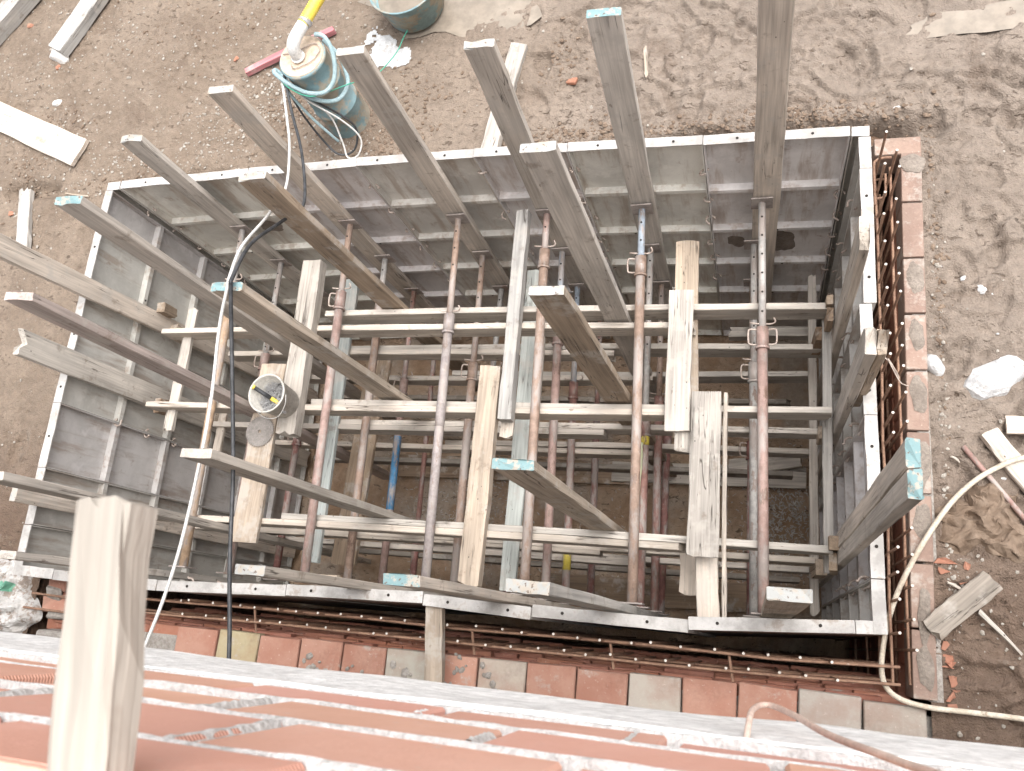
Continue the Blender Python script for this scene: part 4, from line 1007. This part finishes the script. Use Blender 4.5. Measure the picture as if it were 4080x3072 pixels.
d2 = empty('tub', 'bluish metal tub standing at the edge of the puddle', 'tub', (1.93, 3.76, GZ-.02)); d2.scale = (1, 1, .68)
prof = [(.0, .012), (.185, .012), (.23, .34), (.242, .345), (.242, .33), (.232, .325), (.195, .0), (.0, .0)]; v = []; f = []; n = 32
for r_, z in prof:
    for k in range(n):
        a = 2*math.pi*k/n; v.append((r_*math.cos(a), r_*math.sin(a), z))
for j in range(len(prof)-1):
    for k in range(n): f.append((j*n+k, j*n+(k+1) % n, (j+1)*n+(k+1) % n, (j+1)*n+k))
_sm(mk('tub_body', v, f, 'drum', d2))
v, f = tube_vf([(0, 0, .2), (0, 0, .205)], .212, 28); mk('water', v, f, 'puddle', d2)

# ================================================================ things on the ground
def gplank(name, label, cat, a, b, w_, t_, c, lift=.012, **k):
    a3 = (a[0], a[1], gz(*a)+t_/2+lift); b3 = (b[0], b[1], gz(*b)+t_/2+lift)
    d = Vector((b[0]-a[0], b[1]-a[1], 0)).normalized()
    return plank(name, label, cat, a3, b3, w_, t_, (-d.y, d.x, 0), c, **k)
gplank('plank', 'wide grey plank with a rusty patch lying on the smooth mud', 'plank', (-1.9, 3.47), (-.53, 2.85), .215, .03, GREY, rag=.004)
gplank('timber', 'short white timber with a scrap of paper at its end on gravelly mud', 'timber', (-.66, 4.32), (-.925, 3.70), .15, .08, WHITE, rag=.008)
o = gplank('beam', 'long white beam beside the white timber on the gravelly mud', 'beam', (-1.25, 4.55), (-1.78, 3.78), .15, .12, WHITE, rag=.005)
gplank('batten', 'broken white batten stuck in the mud by the bare end wall', 'batten', (-.985, 2.65), (-.79, 2.05), .10, .04, WHITE, rag=.05)
gplank('plank', 'paint-flecked white plank lying between the drum and the puddled mud', 'plank', (2.68, 3.37), (2.545, 2.62), .105, .05, WHITE, rag=.012)
gplank('lath', 'short split lath lying on the churned mud', 'lath', (3.46, 3.27), (3.48, 3.04), .022, .012, TAN, rag=.02, seg=4)
o = gplank('peg', 'pink painted peg lying beside the drum', 'peg', (.72, 3.38), (1.35, 3.66), .045, .04, (.52, .22, .24), rag=.01)
gplank('plank', 'short grey plank crossing the dirty hose', 'plank', (5.14, .95), (5.40, .55), .085, .035, GREY, rag=.004)
gplank('plank', 'second grey plank end near the dirty hose', 'plank', (5.22, .985), (5.6, .98), .085, .03, GREY, rag=.004)
gplank('plank', 'dark weathered plank with a teal edge leaning on the muddy brick wall', 'plank', (5.115, .275), (4.85, .03), .105, .03, DKGREY, ends=('teal_end', None), rag=.01, lift=.03)
gplank('lath', 'pale split branch lying in the brown clay', 'lath', (5.05, .14), (5.22, -.04), .022, .012, PALE, rag=.02, seg=4, taper=.4)
gplank('lath', 'thin yellowish stick beside the dark weathered plank', 'lath', (4.93, .25), (5.0, .215), .010, .008, PALE, seg=3, lift=.02)
gplank('lath', 'thin straw-coloured sliver on the smooth mud', 'lath', (-.60, 2.55), (-.38, 2.51), .010, .006, TAN, seg=3)
gplank('lath', 'little white peg on the clay near the red rod', 'lath', (4.98, .83), (5.02, .80), .010, .008, PALE, seg=3)
tube('steel_rod', [(5.035, .875, gz(5.035, .875)+.012), (5.14, .72, gz(5.14, .72)+.02), (5.32, .47, gz(5.32, .47)+.015)], .012, 'steel', n=8, color=(.36, .22, .19)); tag(bpy.data.objects['steel_rod'], 'muddy red rod lying under the dirty hose', 'rod')
hp = [(5.24, .81), (5.21, .80), (5.08, .72), (4.96, .60)]
P = [(5.30, .83, GZ+.02), (5.21, .80, GZ+.02), (5.08, .72, GZ+.02), (4.96, .60, GZ+.03), (4.84, .42, GZ+.045), (4.755, .25, GZ+.0), (4.705, .11, GZ-.04), (4.675, -.02, GZ-.06), (4.655, -.14, GZ-.02), (4.665, -.215, GZ+.025), (4.72, -.26, GZ+.035), (4.83, -.282, GZ+.03), (5.0, -.285, GZ+.02), (5.2, -.29, GZ+.02), (5.36, -.31, GZ+.02), (5.7, -.36, GZ+.02)]
tube('dirty_hose', P, .0120, 'hose', n=10, sub=7); tag(bpy.data.objects['dirty_hose'], 'long mud-caked beige hose crossing the muddy brick wall at the form corner', 'hose')

def lump(name, label, cat, x, y, rx_, ry_, h, mat, seed, group=None, flat=.0, color=None, n=14, m=7, rough=.25):
    r_ = np.random.default_rng(seed); z0 = gz(x, y)-.012; v = []; f = []
    dirs = r_.normal(size=(9, 3)); amp = r_.uniform(.3, 1, 9)*rough
    for j in range(m+1):
        th = math.pi*.5*j/m
        for k in range(n):
            a = 2*math.pi*k/n; d = np.array([math.cos(a)*math.cos(th), math.sin(a)*math.cos(th), math.sin(th)])
            q = 1 + sum(am*max(0, float(d @ dd))**3/3 for am, dd in zip(amp, dirs)) - rough*.5 + r_.uniform(-.04, .04)
            v.append((x+rx_*d[0]*q, y+ry_*d[1]*q, z0+h*d[2]*q))
    for j in range(m):
        for k in range(n): f.append((j*n+k, j*n+(k+1) % n, (j+1)*n+(k+1) % n, (j+1)*n+k))
    f.append(tuple(m*n+k for k in range(n)))
    return tag(mk(name, v, f, mat, color=color), label, cat, group)
lump('plaster_lump', 'large bright white plaster lump on the churned mud', 'plaster lump', 5.275, 1.26, .072, .062, .055, 'plaster', 1)
lump('plaster_lump', 'half-buried white lump against the muddy brick wall', 'plaster lump', 4.955, 1.265, .036, .042, .035, 'plaster', 2)
for k, (x, y, s_) in enumerate(((5.16, 1.68, .022), (5.10, 1.74, .018), (4.82, 2.73, .014), (5.20, 1.49, .012), (5.22, 1.45, .01), (5.19, .735, .016), (4.99, 1.80, .012))):
    lump('plaster_chip', 'small white plaster chip on the mud beside the muddy brick wall', 'plaster chip', x, y, s_, s_*.7, s_*.6, 'plaster', 20+k, 'white chips on the mud', n=8, m=4)
lump('plaster_chip', 'white crumpled scrap at the end of the white timber', 'scrap', -.90, 3.66, .05, .035, .03, 'paper', 31, n=9, m=4, rough=.8)
lump('plaster_chip', 'white stone on the mud near the wide grey plank', 'stone', -.87, 3.31, .04, .032, .03, 'paper', 32, n=8, m=4)
# splash of lime slurry by the puddle
def splash(name, label, cat, cx, cy, r, mat, seed, dz=.006):
    r_ = np.random.default_rng(seed); v = []; f = []
    xs_ = np.linspace(-r, r, 46); idx = {}
    for i, x in enumerate(xs_):
        for j, y in enumerate(xs_):
            q = (x*x+y*y)/r/r + 1.5*(float(fbm(np.array([(cx+x)*7]), np.array([(cy+y)*7]), 4, seed)[0])-.5)*2
            if q < .55:
                idx[(i, j)] = len(v); v.append((cx+x, cy+y, gz(cx+x, cy+y)+dz))
    for (i, j) in list(idx):
        q = [(i, j), (i+1, j), (i+1, j+1), (i, j+1)]
        if all(t in idx for t in q): f.append(tuple(idx[t] for t in q))
    return tag(mk(name, v, f, mat, smooth=True), label, cat)
splash('lime_splash', 'dried white lime slurry splashed on the mud by the tub', 'lime splash', 1.76, 3.47, .22, 'plaster', 6)

# crumpled cement bag
def crumple(name, label, cat, cx, cy, rx_, ry_, h, mats, seed, fac=None):
    """a sheet creased along random fold lines and slumped on the ground"""
    nxx, nyy = 44, 34; v = []; f = []; mi = []; r_ = np.random.default_rng(seed)
    folds = [(r_.uniform(0, 3.14), r_.uniform(-.6, .6), r_.uniform(1.0, 2.6), r_.uniform(.25, 1)) for _ in range(9)]
    for j in range(nyy+1):
        for i in range(nxx+1):
            u = i/nxx*2-1; w_ = j/nyy*2-1; a = math.atan2(w_, u)
            e = 1 + .14*math.sin(3*a+seed) + .09*math.sin(5*a+1.7*seed) + .04*math.sin(11*a)
            x = cx+u*rx_*e*(1-.14*w_*w_); y = cy+w_*ry_*e*(1-.14*u*u)
            z = 0.0
            for (an, c0, fr, am) in folds:
                d = (u*math.cos(an)+w_*math.sin(an)-c0)*fr + .25*math.sin(2.5*u+3*w_+an)
                z += am*abs((d % 1.0)-.5)*2
            z = z/4.2
            env = max(0, 1-max(abs(u), abs(w_))**5)
            v.append((x+.012*math.sin(9*w_+z*5), y+.012*math.sin(8*u+z*6), gz(x, y)-.012+env*h*z + .012*env))
    for j in range(nyy):
        for i in range(nxx):
            a = j*(nxx+1)+i; f.append((a, a+1, a+nxx+2, a+nxx+1)); mi.append(0 if fac is None else fac(i/nxx, j/nyy))
    return tag(mk(name, v, f, mats, mi=mi), label, cat)
crumple('cement_bag', 'crumpled muddy brown cement bag beside the dirty hose', 'bag', 5.10, .53, .18, .16, .055, ['bag'], 4)
crumple('dirty_sack', 'dirty white woven sack with a blue edge and green print by the brick stub', 'sack', -.30, -.22, .27, .24, .10, ['tarp', 'tarp_blue', 'tarp_green'], 9, lambda u, w_: 1 if u > .98 else (2 if .58 < w_ < .70 and u < .8 else 0))
# shards of brick
for k, (x, y, s_) in enumerate(((4.935, .335, .05), (4.925, .30, .03), (5.02, .33, .022), (4.905, .03, .035), (4.915, -.02, .03), (4.925, -.07, .032), (4.92, -.12, .028), (4.945, -.10, .02), (4.93, -.17, .03), (4.91, -.22, .035), (4.95, -.2, .018), (4.93, -.28, .03), (5.0, .25, .014))):
    sx = s_*random.uniform(.8, 1.5); sy = s_*random.uniform(.6, 1.2)
    pts = sorted([random.uniform(0, 6.28) for _ in range(random.randint(5, 7))]); zz = gz(x, y) + (.0 if x > 4.925 else .0)
    v = [(x+sx*math.cos(a)*random.uniform(.7, 1), y+sy*math.sin(a)*random.uniform(.7, 1), zz+.012+random.uniform(-.004, .008)) for a in pts]; n = len(v)
    v += [(a, b, c-.014) for a, b, c in v]; f = [tuple(range(n)), tuple(range(2*n-1, n-1, -1))]+[(i, i+n, (i+1) % n+n, (i+1) % n) for i in range(n)]
    o = mk('brick_shard', v, f, 'brick', color=(.85, .9, .9)); tag(o, 'broken red brick shard on the clay against the muddy brick wall', 'brick shard', 'brick shards along the muddy brick wall')
for k, (x, y, s_, r_) in enumerate(((-1.35, 4.05, .03, .3), (-.95, 3.62, .03, .4), (-1.05, 2.42, .028, .2), (3.02, 3.10, .04, .1), (.6, 3.52, .025, .4))):
    o = link('brick_shard', bevbox_me('brick_shard', s_*1.6, s_, s_*.7, .006, .006), 'brick'); o.location = (x, y, gz(x, y)+.004); o.rotation_euler = (r_, .2, k); o.color = (1, 1.1, 1.1, 1)
    tag(o, 'loose chip of red brick lying out on the open mud', 'brick shard', 'brick chips on the open mud')
# gravel and clods: nobody could count them
def scatter(name, label, spots, mat, smin, smax, seed):
    r_ = np.random.default_rng(seed); V = []; F = []; base = 0
    ico = np.array([(0,0,1),(.894,0,.447),(.276,.851,.447),(-.724,.526,.447),(-.724,-.526,.447),(.276,-.851,.447),(.724,.526,-.447),(-.276,.851,-.447),(-.894,0,-.447),(-.276,-.851,-.447),(.724,-.526,-.447),(0,0,-1)], float)
    fi = [(0,1,2),(0,2,3),(0,3,4),(0,4,5),(0,5,1),(1,6,2),(2,7,3),(3,8,4),(4,9,5),(5,10,1),(6,7,2),(7,8,3),(8,9,4),(9,10,5),(10,6,1),(11,7,6),(11,8,7),(11,9,8),(11,10,9),(11,6,10)]
    for (cx, cy, sx, sy, cnt) in spots:
        xx = cx+sx*r_.normal(size=cnt); yy = cy+sy*r_.normal(size=cnt)
        zz = [gz(a, b) for a, b in zip(xx, yy)]
        for x, y, z in zip(xx, yy, zz):
            if -.05 < x < 4.94 and -.48 < y < 2.53: continue
            s_ = smin+(smax-smin)*r_.random()**2.2
            q = ico*(1+r_.uniform(-.22, .22, (12, 1)))*s_*r_.uniform(.6, 1.2, 3)*np.array([1, 1, .5])
            a = r_.uniform(0, 6.28); c_, s2 = math.cos(a), math.sin(a)
            q = np.stack([q[:,0]*c_-q[:,1]*s2, q[:,0]*s2+q[:,1]*c_, q[:,2]], 1) + np.array([x, y, z+s_*.25])
            V += [tuple(t) for t in q]; F += [(a_+base, b_+base, c2+base) for a_, b_, c2 in fi]; base += 12
    return tag(mk(name, V, F, mat), label, 'gravel', kind='stuff')
scatter('gravel', 'scattered small pale pebbles pressed into the mud', [(-.9, 3.6, .55, .45, 750), (.9, 3.5, .5, .3, 420), (-.2, 2.75, .4, .12, 260), (.55, 2.95, .25, .18, 320), (1.1, 3.2, .22, .18, 420), (1.5, 2.72, .15, .08, 120), (-.9, 2.6, .3, .35, 180), (-.7, 1.2, .4, .9, 90), (4.95, .55, .02, .35, 190), (5.3, 2.0, .3, .9, 40), (3.6, 3.1, 1.0, .4, 60), (4.96, 1.6, .02, .4, 60), (5.1, .1, .15, .25, 60)], 'stone', .003, .013, 3)
scatter('soil_clods', 'dark crumbled soil clods heaped beside the drum and the form edge', [(1.85, 2.75, .14, .10, 320), (1.95, 3.1, .2, .2, 200), (1.12, 3.1, .16, .14, 420), (3.05, 2.68, .25, .06, 420), (3.8, 2.67, .4, .05, 520), (4.4, 2.71, .25, .05, 330), (-1.0, 2.72, .1, .12, 160), (-.75, 3.1, .15, .1, 90), (.3, 3.7, .3, .2, 120), (-.05, 2.62, .2, .04, 130), (2.95, 3.25, .08, .12, 90), (4.97, 1.9, .02, .5, 160), (4.6, 2.62, .15, .06, 150), (.7, 4.0, .8, .2, 110)], 'clod', .004, .017, 8)
# wood shavings and cement crumbs on the pit floor
r_ = np.random.default_rng(77); V = []; F = []
for (cx, cy, sx, sy, cnt) in ((4.3, .85, .14, .25, 900), (1.75, .8, .3, .25, 500), (1.3, 1.1, .3, .2, 90), (2.2, .45, .5, .2, 160), (3.3, .8, .6, .4, 120)):
    for k in range(cnt):
        x = cx+sx*r_.normal(); y = cy+sy*r_.normal(); a = r_.uniform(0, 6.28); L_ = r_.uniform(.005, .018); w_ = r_.uniform(.0015, .005); z = -2.985+r_.uniform(0, .02)
        b = len(V); c_, s2 = math.cos(a), math.sin(a)
        for (p, q, h) in ((-L_, -w_, 0), (0, -w_, .006), (L_, -w_, .0), (L_, w_, .0), (0, w_, .007), (-L_, w_, 0)): V.append((x+p*c_-q*s2, y+p*s2+q*c_, z+h))
        F += [(b, b+1, b+4, b+5), (b+1, b+2, b+3, b+4)]
tag(mk('wood_shavings', V, F, 'shavings'), 'pale shavings and crumbs littering the pit floor', 'shavings', kind='stuff')
